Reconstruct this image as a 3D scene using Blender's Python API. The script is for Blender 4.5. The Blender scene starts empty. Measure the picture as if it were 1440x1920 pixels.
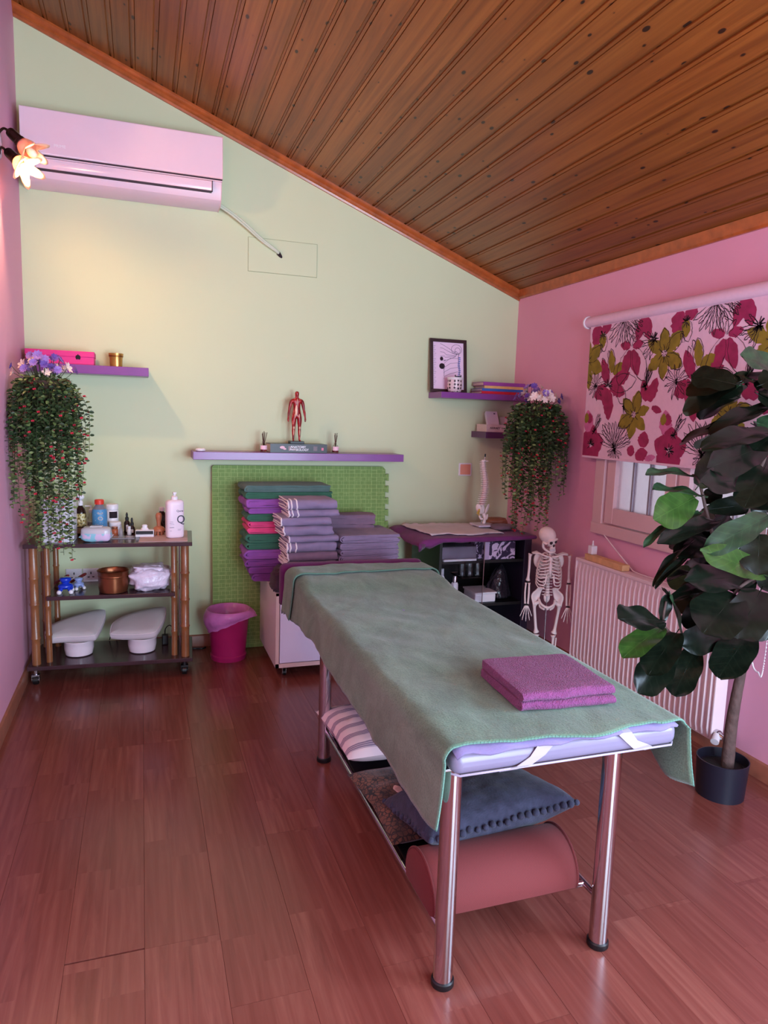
import bpy, math, random
from mathutils import Vector, Matrix, noise as mnoise
from math import sin, cos, pi, radians, sqrt

scene = bpy.context.scene
COL = scene.collection

# ------------------------------------------------------------------ camera
CAM_Z = 1.5
F_PX, YAW, PITCH, ROLL = 1312.3, .335124, .133847, .0328295
_fw = Vector((sin(YAW)*cos(PITCH), cos(YAW)*cos(PITCH), -sin(PITCH)))
_r = Vector((cos(YAW), -sin(YAW), 0)); _u = _r.cross(_fw)
_r2 = _r*cos(ROLL) + _u*sin(ROLL); _u2 = -_r*sin(ROLL) + _u*cos(ROLL)
cam = bpy.data.cameras.new('camera'); camo = bpy.data.objects.new('camera', cam); COL.objects.link(camo)
cam.sensor_fit = 'VERTICAL'; cam.sensor_height = 24.0; cam.sensor_width = 18.0
cam.lens = F_PX/1920*24.0; cam.clip_start = .05
camo.matrix_world = Matrix(((_r2.x, _u2.x, -_fw.x, 0), (_r2.y, _u2.y, -_fw.y, 0), (_r2.z, _u2.z, -_fw.z, CAM_Z), (0, 0, 0, 1)))
scene.camera = camo

# ------------------------------------------------------------------ world, daylight, exposure
world = bpy.data.worlds.new('daylight'); scene.world = world; world.use_nodes = True
bg = world.node_tree.nodes['Background']
bg.inputs[0].default_value = (.80, .84, 1.0, 1); bg.inputs[1].default_value = .42
def area(name, loc, rot, sx, sy, power, col):
    l = bpy.data.lights.new(name, 'AREA'); l.shape = 'RECTANGLE'; l.size = sx; l.size_y = sy; l.energy = power; l.color = col
    o = bpy.data.objects.new(name, l); COL.objects.link(o); o.location = loc; o.rotation_euler = rot; return o
# daylight entering by the glazed door and the side window of the wall behind the camera
area('daylight_glass_door', (1.45, -1.38, 1.12), (radians(90), 0, 0), 1.5, 2.0, 92, (.62, .81, 1.0))
area('daylight_side_window', (2.50, .30, 1.45), (0, radians(90), 0), 1.1, 1.3, 46, (.56, .76, 1.0))
BULB_STRENGTH = 640.0
BULB_COLOR = (1.0, .60, .30)
vs = scene.view_settings
scene.display_settings.display_device = 'sRGB'
vs.view_transform = 'Standard'; vs.look = 'None'; vs.gamma = 1.0; vs.use_curve_mapping = False
vs.exposure = 1.15

# ------------------------------------------------------------------ helpers
random.seed(7)
def lin(c):
    c = c/255.0
    return c/12.92 if c <= .04045 else ((c+.055)/1.055)**2.4
def L3(rgb): return (lin(rgb[0]), lin(rgb[1]), lin(rgb[2]), 1.0)

class G:
    "collects faces for one mesh"
    def __init__(s): s.v = []; s.f = []; s.m = []; s.cur = 0
    def mat(s, i): s.cur = i; return s
    def face(s, *ix): s.f.append(tuple(ix)); s.m.append(s.cur)
    def add(s, vs, fs, M=None):
        b = len(s.v)
        if M is not None: vs = [M @ Vector(p) for p in vs]
        s.v += [tuple(p) for p in vs]
        for f in fs: s.f.append(tuple(b+i for i in f)); s.m.append(s.cur)
        return s
    def box(s, x0, y0, z0, x1, y1, z1, M=None):
        v = [(x0,y0,z0),(x1,y0,z0),(x1,y1,z0),(x0,y1,z0),(x0,y0,z1),(x1,y0,z1),(x1,y1,z1),(x0,y1,z1)]
        return s.add(v, [(0,3,2,1),(4,5,6,7),(0,1,5,4),(1,2,6,5),(2,3,7,6),(3,0,4,7)], M)
    def lathe(s, prof, n=20, M=None, sx=1, sy=1, cap0=True, cap1=True):
        v = []; f = []
        for r, z in prof:
            for i in range(n):
                a = 2*pi*i/n; v.append((r*cos(a)*sx, r*sin(a)*sy, z))
        for j in range(len(prof)-1):
            for i in range(n):
                k = (i+1) % n; f.append((j*n+i, j*n+k, (j+1)*n+k, (j+1)*n+i))
        if cap0: f.append(tuple(reversed(range(n))))
        if cap1: f.append(tuple((len(prof)-1)*n+i for i in range(n)))
        return s.add(v, f, M)
    def cyl(s, p0, p1, r0, r1=None, n=14):
        r1 = r0 if r1 is None else r1
        p0 = Vector(p0); p1 = Vector(p1); d = p1-p0
        M = Matrix.Translation(p0) @ d.to_track_quat('Z', 'Y').to_matrix().to_4x4()
        return s.lathe([(r0, 0), (r1, d.length)], n, M)
    def tube(s, pts, r, n=8, caps=True, closed=False):
        pts = [Vector(p) for p in pts]; m = len(pts); v = []; f = []
        rad = r if isinstance(r, (list, tuple)) else [r]*m
        up = Vector((0, 0, 1)); prev = None
        for i, p in enumerate(pts):
            if closed: t = pts[(i+1) % m]-pts[i-1]
            else: t = pts[min(i+1, m-1)]-pts[max(i-1, 0)]
            if t.length < 1e-9: t = Vector((0, 0, 1))
            t.normalize()
            if prev is None:
                a = up if abs(t.z) < .9 else Vector((1, 0, 0)); x = t.cross(a).normalized()
            else:
                x = prev - t*prev.dot(t)
                x = x.normalized() if x.length > 1e-6 else t.orthogonal().normalized()
            prev = x; y = t.cross(x)
            for k in range(n):
                a = 2*pi*k/n; v.append(p + (x*cos(a)+y*sin(a))*rad[i])
        for i in range(m if closed else m-1):
            j = (i+1) % m
            for k in range(n):
                k2 = (k+1) % n; f.append((i*n+k, i*n+k2, j*n+k2, j*n+k))
        if caps and not closed:
            f.append(tuple(reversed(range(n)))); f.append(tuple((m-1)*n+k for k in range(n)))
        return s.add(v, f)
    def ball(s, c, r, nu=12, nv=8, M=None):
        rx, ry, rz = (r, r, r) if not isinstance(r, (list, tuple)) else r
        v = [(0, 0, -rz)]; f = []
        for j in range(1, nv):
            b = -pi/2+pi*j/nv
            for i in range(nu):
                a = 2*pi*i/nu; v.append((rx*cos(a)*cos(b), ry*sin(a)*cos(b), rz*sin(b)))
        v.append((0, 0, rz)); t = len(v)-1
        for i in range(nu):
            k = (i+1) % nu; f.append((0, 1+k, 1+i)); f.append((t, 1+(nv-2)*nu+i, 1+(nv-2)*nu+k))
        for j in range(nv-2):
            for i in range(nu):
                k = (i+1) % nu; a = 1+j*nu; b2 = a+nu; f.append((a+i, a+k, b2+k, b2+i))
        T = Matrix.Translation(Vector(c)) if M is None else M @ Matrix.Translation(Vector(c))
        return s.add(v, f, T)
    def prism(s, poly, h0, h1, M=None):
        "poly in xy, extruded along z"
        n = len(poly); v = [(x, y, h0) for x, y in poly]+[(x, y, h1) for x, y in poly]
        f = [tuple(reversed(range(n))), tuple(range(n, 2*n))]
        for i in range(n): k = (i+1) % n; f.append((i, k, n+k, n+i))
        return s.add(v, f, M)
    def grid(s, rows, closed_u=False):
        "rows: list of equal-length point lists"
        b = len(s.v); n = len(rows[0])
        for r in rows: s.v += [tuple(p) for p in r]
        for j in range(len(rows)-1):
            for i in range(n if closed_u else n-1):
                k = (i+1) % n
                s.f.append((b+j*n+i, b+j*n+k, b+(j+1)*n+k, b+(j+1)*n+i)); s.m.append(s.cur)
        return s

def finish(o, bevel=0, solid=0, subsurf=0, segs=2, solid_off=0):
    if solid:
        m = o.modifiers.new('solid', 'SOLIDIFY'); m.thickness = solid; m.offset = solid_off
    if bevel:
        m = o.modifiers.new('bevel', 'BEVEL'); m.width = bevel; m.segments = segs; m.limit_method = 'ANGLE'; m.angle_limit = radians(40)
    if subsurf:
        m = o.modifiers.new('sub', 'SUBSURF'); m.levels = subsurf; m.render_levels = subsurf
def obj(name, g, mats, parent=None, smooth=None, bevel=0, solid=0, subsurf=0, loc=None, rot=None, label=None, segs=2, solid_off=0):
    me = bpy.data.meshes.new(name); me.from_pydata(g.v, [], g.f); me.update()
    if not isinstance(mats, (list, tuple)): mats = [mats]
    for m in mats: me.materials.append(m)
    if len(mats) > 1: me.polygons.foreach_set('material_index', g.m)
    if smooth is not None:
        me.polygons.foreach_set('use_smooth', [True]*len(me.polygons))
        if smooth < 180: me.set_sharp_from_angle(angle=radians(smooth))
    o = bpy.data.objects.new(name, me); COL.objects.link(o)
    if parent: o.parent = parent
    if loc: o.location = loc
    if rot: o.rotation_euler = rot
    if label: o['label'] = label
    finish(o, bevel, solid, subsurf, segs, solid_off)
    return o
def thing(name, label, cat, loc=(0, 0, 0), rz=0, group=None):
    o = bpy.data.objects.new(name, None); COL.objects.link(o); o.empty_display_size = .1
    o.location = loc; o.rotation_euler = (0, 0, rz); o['label'] = label; o['category'] = cat
    if group: o['group'] = group
    return o
def tag(o, label, cat, group=None, kind=None):
    o['label'] = label; o['category'] = cat
    if group: o['group'] = group
    if kind: o['kind'] = kind
    return o
def struct(o): o['kind'] = 'structure'; return o
def copy_tree(o, parent=None):
    c = o.copy(); COL.objects.link(c); c.parent = parent
    for ch in list(o.children): copy_tree(ch, c)
    return c
def text(name, body, size, mat, parent, M, depth=.0004, bold=False, shear=0, sx=1):
    cu = bpy.data.curves.new('txt', 'FONT'); cu.body = body; cu.size = size; cu.align_x = 'CENTER'; cu.align_y = 'CENTER'
    cu.extrude = depth; cu.shear = shear; cu.resolution_u = 3
    if bold: cu.offset = size*.018
    t = bpy.data.objects.new('txt', cu); COL.objects.link(t)
    dg = bpy.context.evaluated_depsgraph_get()
    me = bpy.data.meshes.new_from_object(t.evaluated_get(dg)); me.name = name
    bpy.data.objects.remove(t); bpy.data.curves.remove(cu)
    if sx != 1: me.transform(Matrix.Diagonal((sx, 1, 1, 1)))
    me.transform(M); me.materials.clear(); me.materials.append(mat)
    o = bpy.data.objects.new(name, me); COL.objects.link(o); o.parent = parent
    return o
def Tm(*p): return Matrix.Translation(Vector(p))
def Rm(a, ax): return Matrix.Rotation(a, 4, ax)
FRONT = Rm(pi/2, 'X')            # xy drawing -> faces -y
def spline(pts, n):
    "Catmull-Rom through points"
    pts = [Vector(p) for p in pts]; out = []
    for i in range(len(pts)-1):
        p0 = pts[max(i-1, 0)]; p1 = pts[i]; p2 = pts[i+1]; p3 = pts[min(i+2, len(pts)-1)]
        for k in range(n):
            t = k/n
            out.append(.5*((2*p1)+(p2-p0)*t+(2*p0-5*p1+4*p2-p3)*t*t+(3*p1-p0-3*p2+p3)*t*t*t))
    out.append(pts[-1]); return out
def nz(x, y=0, z=0): return mnoise.noise(Vector((x, y, z)))

# ------------------------------------------------------------------ materials
class N:
    def __init__(s, name):
        s.m = bpy.data.materials.new(name); s.m.use_nodes = True; s.t = s.m.node_tree
        s.b = s.t.nodes['Principled BSDF']
    def n(s, typ, **kw):
        x = s.t.nodes.new(typ)
        for k, v in kw.items():
            if hasattr(x, k) and k not in ('inputs',): setattr(x, k, v)
        return x
    def l(s, a, b): s.t.links.new(a, b)
    def math(s, op, a, b=None, c=None):
        x = s.n('ShaderNodeMath', operation=op)
        for i, q in enumerate((a, b, c)):
            if q is None: continue
            if isinstance(q, (int, float)): x.inputs[i].default_value = q
            else: s.l(q, x.inputs[i])
        return x.outputs[0]
    def mix(s, fac, a, b, blend='MIX'):
        x = s.n('ShaderNodeMix', data_type='RGBA', blend_type=blend)
        for i, q in ((0, fac), (6, a), (7, b)):
            if isinstance(q, (int, float)): x.inputs[i].default_value = q
            elif isinstance(q, tuple): x.inputs[i].default_value = q
            else: s.l(q, x.inputs[i])
        return x.outputs[2]
    def coord(s, which='Object'): return s.n('ShaderNodeTexCoord').outputs[which]
    def mapv(s, v, scale=(1, 1, 1), loc=(0, 0, 0), rot=(0, 0, 0)):
        x = s.n('ShaderNodeMapping'); s.l(v, x.inputs[0])
        x.inputs['Scale'].default_value = scale; x.inputs['Location'].default_value = loc; x.inputs['Rotation'].default_value = rot
        return x.outputs[0]
    def noise(s, v, scale=5, detail=3, rough=.5, dist=0):
        x = s.n('ShaderNodeTexNoise'); s.l(v, x.inputs['Vector'])
        x.inputs['Scale'].default_value = scale; x.inputs['Detail'].default_value = detail
        x.inputs['Roughness'].default_value = rough; x.inputs['Distortion'].default_value = dist
        return x.outputs[0]
    def ramp(s, fac, *stops):
        x = s.n('ShaderNodeValToRGB'); e = x.color_ramp.elements
        while len(e) < len(stops): e.new(.5)
        for i, (p, c) in enumerate(stops):
            e[i].position = p; e[i].color = c if isinstance(c, tuple) else (c, c, c, 1)
        s.l(fac, x.inputs[0]); return x.outputs[0]
    def bump(s, h, strength=.3, dist=.01):
        x = s.n('ShaderNodeBump'); x.inputs['Strength'].default_value = strength; x.inputs['Distance'].default_value = dist
        s.l(h, x.inputs['Height']); s.l(x.outputs[0], s.b.inputs['Normal'])
    def set(s, **kw):
        for k, v in kw.items():
            k = k.replace('_', ' ')
            i = s.b.inputs[k]
            if isinstance(v, (int, float)) or isinstance(v, tuple): i.default_value = v
            else: s.l(v, i)
        return s
def mul(c, k): return tuple(min(1, x*k) for x in c[:3])+(1,)
def mat(name, rgb, rough=.5, metal=0, var=.12, scale=12, bump=0, bscale=60, bdist=.002, spec=.5, coat=0, sheen=0, trans=0, alpha=1, ior=1.45, emis=None, sss=0):
    n = N(name); c = L3(rgb)
    co = n.coord()
    f = n.noise(co, scale, 4)
    col = n.ramp(f, (.3, mul(c, 1-var)), (.7, mul(c, 1+var)))
    n.l(col, n.b.inputs['Base Color'])
    n.set(Roughness=rough, Metallic=metal)
    n.b.inputs['Specular IOR Level'].default_value = spec
    n.b.inputs['Coat Weight'].default_value = coat
    if coat: n.b.inputs['Coat Roughness'].default_value = .12
    if sheen: n.b.inputs['Sheen Weight'].default_value = sheen; n.b.inputs['Sheen Roughness'].default_value = .4
    n.b.inputs['Transmission Weight'].default_value = trans; n.b.inputs['Alpha'].default_value = alpha; n.b.inputs['IOR'].default_value = ior
    if sss: n.b.inputs['Subsurface Weight'].default_value = sss; n.b.inputs['Subsurface Scale'].default_value = .02
    if emis:
        n.b.inputs['Emission Color'].default_value = emis[0]; n.b.inputs['Emission Strength'].default_value = emis[1]
    if bump: n.bump(n.noise(co, bscale, 3), bump, bdist)
    return n.m

MGREEN = mat('mint_wall_paint', (205, 214, 174), .62, var=.025, scale=1.2, bump=.12, bscale=120, bdist=.001)
MPINK = mat('pink_wall_paint', (222, 158, 184), .62, var=.03, scale=1.4, bump=.15, bscale=110, bdist=.001)
MCREAM = mat('plain_wall_paint', (220, 205, 205), .65, var=.03, scale=1.4)
MWHITE = mat('white_plastic', (232, 226, 232), .35, var=.02)
MWHITEG = mat('glossy_white_plastic', (238, 222, 232), .16, var=.015, coat=.3)
MBLACK = mat('black_plastic', (18, 17, 20), .4, var=.1)
MBLACKW = mat('black_wood', (16, 17, 18), .38, var=.15, scale=8)
MCHROME = mat('chrome', (205, 200, 205), .09, 1, var=.02)
MCHROMED = mat('worn_chrome', (190, 186, 190), .2, 1, var=.05)
MBRONZE = mat('dark_bronze', (62, 40, 34), .28, .8, var=.12)
MPURPLE = mat('purple_lacquer', (128, 62, 142), .32, var=.05, coat=.2)
MPURPLED = mat('dark_plum_lacquer', (92, 52, 92), .38, var=.06)
MTRIMW = mat('varnished_trim_wood', (166, 84, 38), .32, var=.22, scale=18, coat=.25)
MSKIRT = mat('baseboard_wood', (150, 92, 74), .4, var=.14, scale=20)

def wood_ceiling():
    n = N('knotty_pine_boards')
    co = n.coord(); r = n.n('ShaderNodeObjectInfo').outputs['Random']
    cv = n.n('ShaderNodeCombineXYZ'); n.l(n.math('MULTIPLY', r, 7.3), cv.inputs[0]); n.l(n.math('MULTIPLY', r, 53.0), cv.inputs[1]); n.l(n.math('MULTIPLY', r, 3.1), cv.inputs[2])
    ad = n.n('ShaderNodeVectorMath', operation='ADD'); n.l(co, ad.inputs[0]); n.l(cv.outputs[0], ad.inputs[1]); v = ad.outputs[0]
    g1 = n.noise(n.mapv(v, (34, 1.1, 34)), 1.0, 5, .6, .6)
    g2 = n.noise(n.mapv(v, (5, .5, 5)), 1.0, 2)
    base = n.ramp(g1, (.28, L3((106, 60, 22))), (.52, L3((144, 90, 38))), (.75, L3((166, 110, 50))))
    base = n.mix(n.math('MULTIPLY', g2, .5), base, L3((122, 66, 26)))
    hue = n.ramp(r, (0, L3((245, 212, 178))), (.5, L3((225, 200, 170))), (1, L3((255, 235, 205))))
    base = n.mix(.75, base, hue, 'MULTIPLY')
    vo = n.n('ShaderNodeTexVoronoi'); vo.inputs['Scale'].default_value = 1; n.l(n.mapv(v, (19, 9.5, 19)), vo.inputs['Vector'])
    vo.inputs['Randomness'].default_value = 1
    sp = n.n('ShaderNodeSeparateColor'); n.l(vo.outputs['Color'], sp.inputs[0])
    size = n.math('MULTIPLY', n.math('GREATER_THAN', sp.outputs[0], .30), n.math('MULTIPLY_ADD', sp.outputs[1], .14, .06))
    k = n.math('SUBTRACT', size, vo.outputs['Distance'])
    knot = n.math('MINIMUM', n.math('MAXIMUM', n.math('MULTIPLY', k, 22.0), 0), 1)
    halo = n.math('MINIMUM', n.math('MAXIMUM', n.math('MULTIPLY', n.math('ADD', k, .1), 5.0), 0), 1)
    base = n.mix(n.math('MULTIPLY', n.math('MULTIPLY', halo, n.math('GREATER_THAN', size, .01)), .4), base, L3((110, 52, 20)))
    base = n.mix(n.math('MULTIPLY', knot, .93), base, L3((30, 12, 5)))
    n.set(Base_Color=base, Roughness=.4); n.b.inputs['Coat Weight'].default_value = .12; n.b.inputs['Coat Roughness'].default_value = .25
    n.bump(g1, .08, .002); return n.m
MCEIL = wood_ceiling()

def wood_floor():
    n = N('cherry_laminate')
    co = n.coord(); r = n.n('ShaderNodeObjectInfo').outputs['Random']
    sx = n.n('ShaderNodeSeparateXYZ'); n.l(co, sx.inputs[0])
    strip = n.math('GREATER_THAN', sx.outputs[0], 0)
    key = n.math('ADD', n.math('MULTIPLY', r, 91.7), n.math('MULTIPLY', strip, 13.3))
    seg = n.math('FLOOR', n.math('ADD', n.math('MULTIPLY', sx.outputs[1], 1.9), n.math('MULTIPLY', key, 3.7)))
    key2 = n.math('ADD', key, n.math('MULTIPLY', seg, 5.17))
    wn = n.n('ShaderNodeTexWhiteNoise', noise_dimensions='1D'); n.l(key2, wn.inputs['W']); rv = wn.outputs['Value']
    cv = n.n('ShaderNodeCombineXYZ'); n.l(n.math('MULTIPLY', rv, 9.0), cv.inputs[0]); n.l(n.math('MULTIPLY', rv, 31.0), cv.inputs[1]); n.l(rv, cv.inputs[2])
    ad = n.n('ShaderNodeVectorMath', operation='ADD'); n.l(co, ad.inputs[0]); n.l(cv.outputs[0], ad.inputs[1]); v = ad.outputs[0]
    g1 = n.noise(n.mapv(v, (26, 1.5, 26)), 1.0, 5, .6, 1.2)
    wv = n.n('ShaderNodeTexWave', wave_type='RINGS', rings_direction='Z'); n.l(n.mapv(v, (9, .9, 1)), wv.inputs['Vector'])
    wv.inputs['Scale'].default_value = 1.3; wv.inputs['Distortion'].default_value = 5.0; wv.inputs['Detail'].default_value = 2.0; wv.inputs['Detail Scale'].default_value = 1.2
    base = n.ramp(g1, (.25, L3((102, 54, 47))), (.5, L3((128, 73, 63))), (.78, L3((148, 91, 79))))
    base = n.mix(n.math('MULTIPLY', wv.outputs['Fac'], .22), base, L3((112, 46, 38)))
    base = n.mix(n.math('MULTIPLY', rv, .6), base, L3((108, 53, 46)))
    n.set(Base_Color=base, Roughness=.24); n.b.inputs['Specular IOR Level'].default_value = .5
    n.bump(g1, .04, .001); return n.m
MFLOOR = wood_floor()
MGAP = mat('dark_joint', (62, 30, 26), .8, var=.05)

# ------------------------------------------------------------------ room shell
XL, XR, YB, YF = -.62, 2.52, 4.5, -1.4
SL = .387
def zc(x): return 2.403+SL*(XR-x)
ZTOP = zc(XL)
# floor: base slab and laminate panels
g = G().box(XL-.1, YF-.1, -.06, XR+.1, YB+.1, -.008)
floor = struct(obj('floor', g, MGAP))
PW, PL = .2065, 1.285
cols = []
x = -.0105-PW*3
ends = [1.89, .75, 1.35, .35, 1.05, 1.62]
plank_meshes = {}
def plank_mesh(w, l):
    key = (round(w, 4), round(l, 3))
    if key not in plank_meshes:
        gg = G(); hw = w/2; b = .0007
        prof = [(-hw+.0002, -.008), (-hw+.0002, -b), (-hw+b, 0), (hw-b, 0), (hw-.0002, -b), (hw-.0002, -.008)]
        rows = [[(px, y_, pz) for px, pz in prof] for y_ in (.0004, l-.0006)]
        gg.grid(rows); gg.face(0, 1, 2, 3, 4, 5); gg.face(11, 10, 9, 8, 7, 6)
        me = bpy.data.meshes.new('plank'); me.from_pydata(gg.v, [], gg.f); me.materials.append(MFLOOR); plank_meshes[key] = me
    return plank_meshes[key]
ci = 0
while x < XR:
    x0 = max(x, XL); x1 = min(x+PW, XR); e = ends[(ci*5+3) % 6] if ci != 2 else 1.89
    y = e - PL*4
    while y < YB:
        y0 = max(y, YF); y1 = min(y+PL, YB)
        if ci == 2 and abs(y-1.89) < .01: y0 += .006      # the open end joint in front of the cart
        if y1-y0 > .02 and x1-x0 > .01:
            p = bpy.data.objects.new('floor_plank', plank_mesh(x1-x0, y1-y0)); COL.objects.link(p); p.parent = floor
            p.location = ((x0+x1)/2, y0, 0)
        y += PL
    x += PW; ci += 1
# walls
g = G().box(XL-.12, YF-.12, 0, XL, YB+.12, ZTOP+.2)
struct(obj('wall_left', g, MPINK))
g = G(); g.add([(XL-.12, YB, 0), (XR+.12, YB, 0), (XR+.12, YB, zc(XR)+.05), (XL-.12, YB, ZTOP+.15), (XL-.12, YB+.12, 0), (XR+.12, YB+.12, 0), (XR+.12, YB+.12, zc(XR)+.05), (XL-.12, YB+.12, ZTOP+.15)],
    [(0, 1, 2, 3), (7, 6, 5, 4), (0, 4, 5, 1), (1, 5, 6, 2), (2, 6, 7, 3), (3, 7, 4, 0)])
struct(obj('wall_back', g, MGREEN))
# right wall with the window opening and a second, unseen window nearer the door
WY0, WY1, WZ0, WZ1 = 2.19, 3.40, .93, 2.02
VY0, VY1, VZ0, VZ1 = -.25, .85, .80, 2.10
g = G(); T = .13
g.box(XR, YF-.12, 0, XR+T, YB+.12, VZ0); g.box(XR, YF-.12, WZ0+1.17, XR+T, YB+.12, 2.46)
g.box(XR, WY1, VZ0, XR+T, YB+.12, 2.10); g.box(XR, VY1, VZ0, XR+T, WY0, 2.10); g.box(XR, YF-.12, VZ0, XR+T, VY0, 2.10)
g.box(XR, WY0, VZ0, XR+T, WY1, WZ0); g.box(XR, WY0, WZ1, XR+T, WY1, 2.10)
struct(obj('wall_right', g, MPINK))
# wall behind the camera, with a glazed door opening
DX0, DX1, DZ = .65, 2.25, 2.15
g = G(); g.box(XL-.12, YF-.12, 0, DX0, YF, ZTOP+.2); g.box(DX1, YF-.12, 0, XR+.12, YF, 2.5); g.box(DX0, YF-.12, DZ, DX1, YF, 3.0)
g.box(DX0, YF-.12, 3.0, 1.3, YF, 3.3)
struct(obj('wall_front', g, MCREAM))
g = G()
for xx in (DX0, DX0+.52, DX0+1.04, DX1-.06): g.box(xx, YF-.09, 0, xx+.06, YF-.04, DZ)
for zz in (0, .72, 1.42, DZ-.06): g.box(DX0, YF-.085, zz, DX1, YF-.045, zz+.06)
struct(obj('door_1', g, MWHITE))
# ceiling: backing slab and tongue-and-groove boards
ca = math.atan(SL)
g = G(); g.add([(XL-.12, YF-.12, zc(XL-.12)+.02), (XR+.12, YF-.12, zc(XR+.12)+.02), (XR+.12, YB+.12, zc(XR+.12)+.02), (XL-.12, YB+.12, zc(XL-.12)+.02),
         (XL-.12, YF-.12, zc(XL-.12)+.12), (XR+.12, YF-.12, zc(XR+.12)+.12), (XR+.12, YB+.12, zc(XR+.12)+.12), (XL-.12, YB+.12, zc(XL-.12)+.12)],
        [(0, 3, 2, 1), (4, 5, 6, 7), (0, 1, 5, 4), (1, 2, 6, 5), (2, 3, 7, 6), (3, 0, 4, 7)])
ceiling = struct(obj('ceiling', g, MGAP))
BW = .1185; slope_len = (XR-XL)/cos(ca); nb = int(slope_len/BW)+2
prof = [(.0, .012), (.0015, .0), (.0135, .0), (.0155, .0055), (.0175, .0), (BW-.014, .0), (BW-.010, .0065), (BW-.0005, .0065), (BW-.0005, .012)]
gg = G(); gg.grid([[(px, yy, pz) for px, pz in prof] for yy in (0, YB-YF)])
bme = bpy.data.meshes.new('ceiling_board'); bme.from_pydata(gg.v, [], gg.f); bme.materials.append(MCEIL)
for i in range(nb):
    s0 = slope_len-(i+1)*BW
    if s0 < -BW: break
    b = bpy.data.objects.new('ceiling_board', bme); COL.objects.link(b); b.parent = ceiling
    b.location = (XL+s0*cos(ca), YF, zc(XL)-s0*sin(ca)); b.rotation_euler = (0, ca, 0)
# cornice along the sloping top of the back wall
g = G(); pr = [(0, 0), (0, -.062), (-.012, -.062), (-.016, -.05), (-.026, -.044), (-.026, -.03), (-.036, -.022), (-.042, -.012), (-.042, 0)]
g.grid([[(px_, YB+a, zc(px_)+b) for a, b in pr] for px_ in (XL, XR)])
struct(obj('trim_1', g, MTRIMW, smooth=25))
g = G(); pr = [(0, .0), (0, -.05), (-.012, -.05), (-.02, -.04), (-.022, -.012), (-.03, .008)]
g.grid([[(XR+a, yy, zc(XR)+b) for a, b in pr] for yy in (YF, YB)])
struct(obj('trim_2', g, MTRIMW, smooth=25))
def skirt(name, p0, p1, nrm):
    g = G(); p0 = Vector(p0); p1 = Vector(p1); nrm = Vector(nrm)
    pr = [(0, .0), (.014, 0), (.014, .062), (.010, .072), (0, .078)]
    g.grid([[p+nrm*a+Vector((0, 0, b)) for a, b in pr] for p in (p0, p1)])
    return struct(obj(name, g, MSKIRT, smooth=30))
skirt('baseboard_left', (XL, YF, 0), (XL, YB, 0), (1, 0, 0))
skirt('baseboard_back', (XL, YB, 0), (XR, YB, 0), (0, -1, 0))
skirt('baseboard_right', (XR, YB, 0), (XR, YF, 0), (-1, 0, 0))

# ------------------------------------------------------------------ window in the right wall
MFRAME = mat('painted_window_wood', (214, 176, 180), .42, var=.03, scale=6)
MLEAD = mat('grey_glazing_bar', (150, 140, 152), .4, .3, var=.05)
def frosted():
    n = N('frosted_glass'); co = n.coord()
    n.set(Base_Color=L3((246, 234, 240)), Roughness=.45); n.b.inputs['Transmission Weight'].default_value = .9
    h = n.noise(co, 55, 3); n.bump(h, .5, .004); return n.m
MFROST = frosted()
win = bpy.data.objects.new('window_1', None); COL.objects.link(win); win['kind'] = 'structure'; win.location = (XR, WY1, WZ0)
def wbox(name, y0, y1, z0, z1, x0, x1, m, par=None, bev=.003):
    g = G().box(x0-XR, y0-WY1, z0-WZ0, x1-XR, y1-WY1, z1-WZ0); return obj(name, g, m, par or win, bevel=bev)
FX = XR-.028
wbox('window_frame_stile', 3.36, 3.445, .875, 2.06, FX, XR+.02, MFRAME)
wbox('window_frame_stile', 2.15, 2.22, .875, 2.06, FX, XR+.02, MFRAME)
wbox('window_frame_rail', 2.15, 3.445, .875, .938, FX-.006, XR+.02, MFRAME)
wbox('window_frame_rail', 2.15, 3.445, 2.0, 2.06, FX, XR+.02, MFRAME)
def casement(y0, y1):
    x0, x1 = XR-.018, XR+.035; z0, z1 = .945, 1.995; st = .072; rb = .09
    c = wbox('casement_stile', y1-st, y1, z0, z1, x0, x1, MFRAME); wbox('casement_stile', y0, y0+st, z0, z1, x0, x1, MFRAME)
    wbox('casement_rail', y0+st, y1-st, z0, z0+rb, x0+.001, x1, MFRAME); wbox('casement_rail', y0+st, y1-st, z1-st, z1, x0+.001, x1, MFRAME)
    a, b = y0+st, y1-st; w = (b-a)/3
    for i in range(3):
        wbox('pane', a+i*w+.002, a+(i+1)*w-.002, z0+rb, z1-st, XR+.006, XR+.011, MFROST, bev=0)
        if i: wbox('glazing_bar', a+i*w-.008, a+i*w+.008, z0+rb, z1-st, XR-.004, XR+.02, MLEAD, bev=.002)
casement(2.80, 3.345); casement(2.235, 2.78)
win2 = bpy.data.objects.new('window_2', None); COL.objects.link(win2); win2['kind'] = 'structure'; win2.location = (XR, VY0, VZ0)
for (a, b, c, d) in ((VY0, VY1, VZ0, VZ0+.07), (VY0, VY1, VZ1-.07, VZ1), (VY0, VY0+.07, VZ0, VZ1), (VY1-.07, VY1, VZ0, VZ1), (.27, .33, VZ0, VZ1)):
    obj('window_frame_rail', G().box(.05, a-VY0, c-VZ0, .11, b-VY0, d-VZ0), MFRAME, win2)

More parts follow.
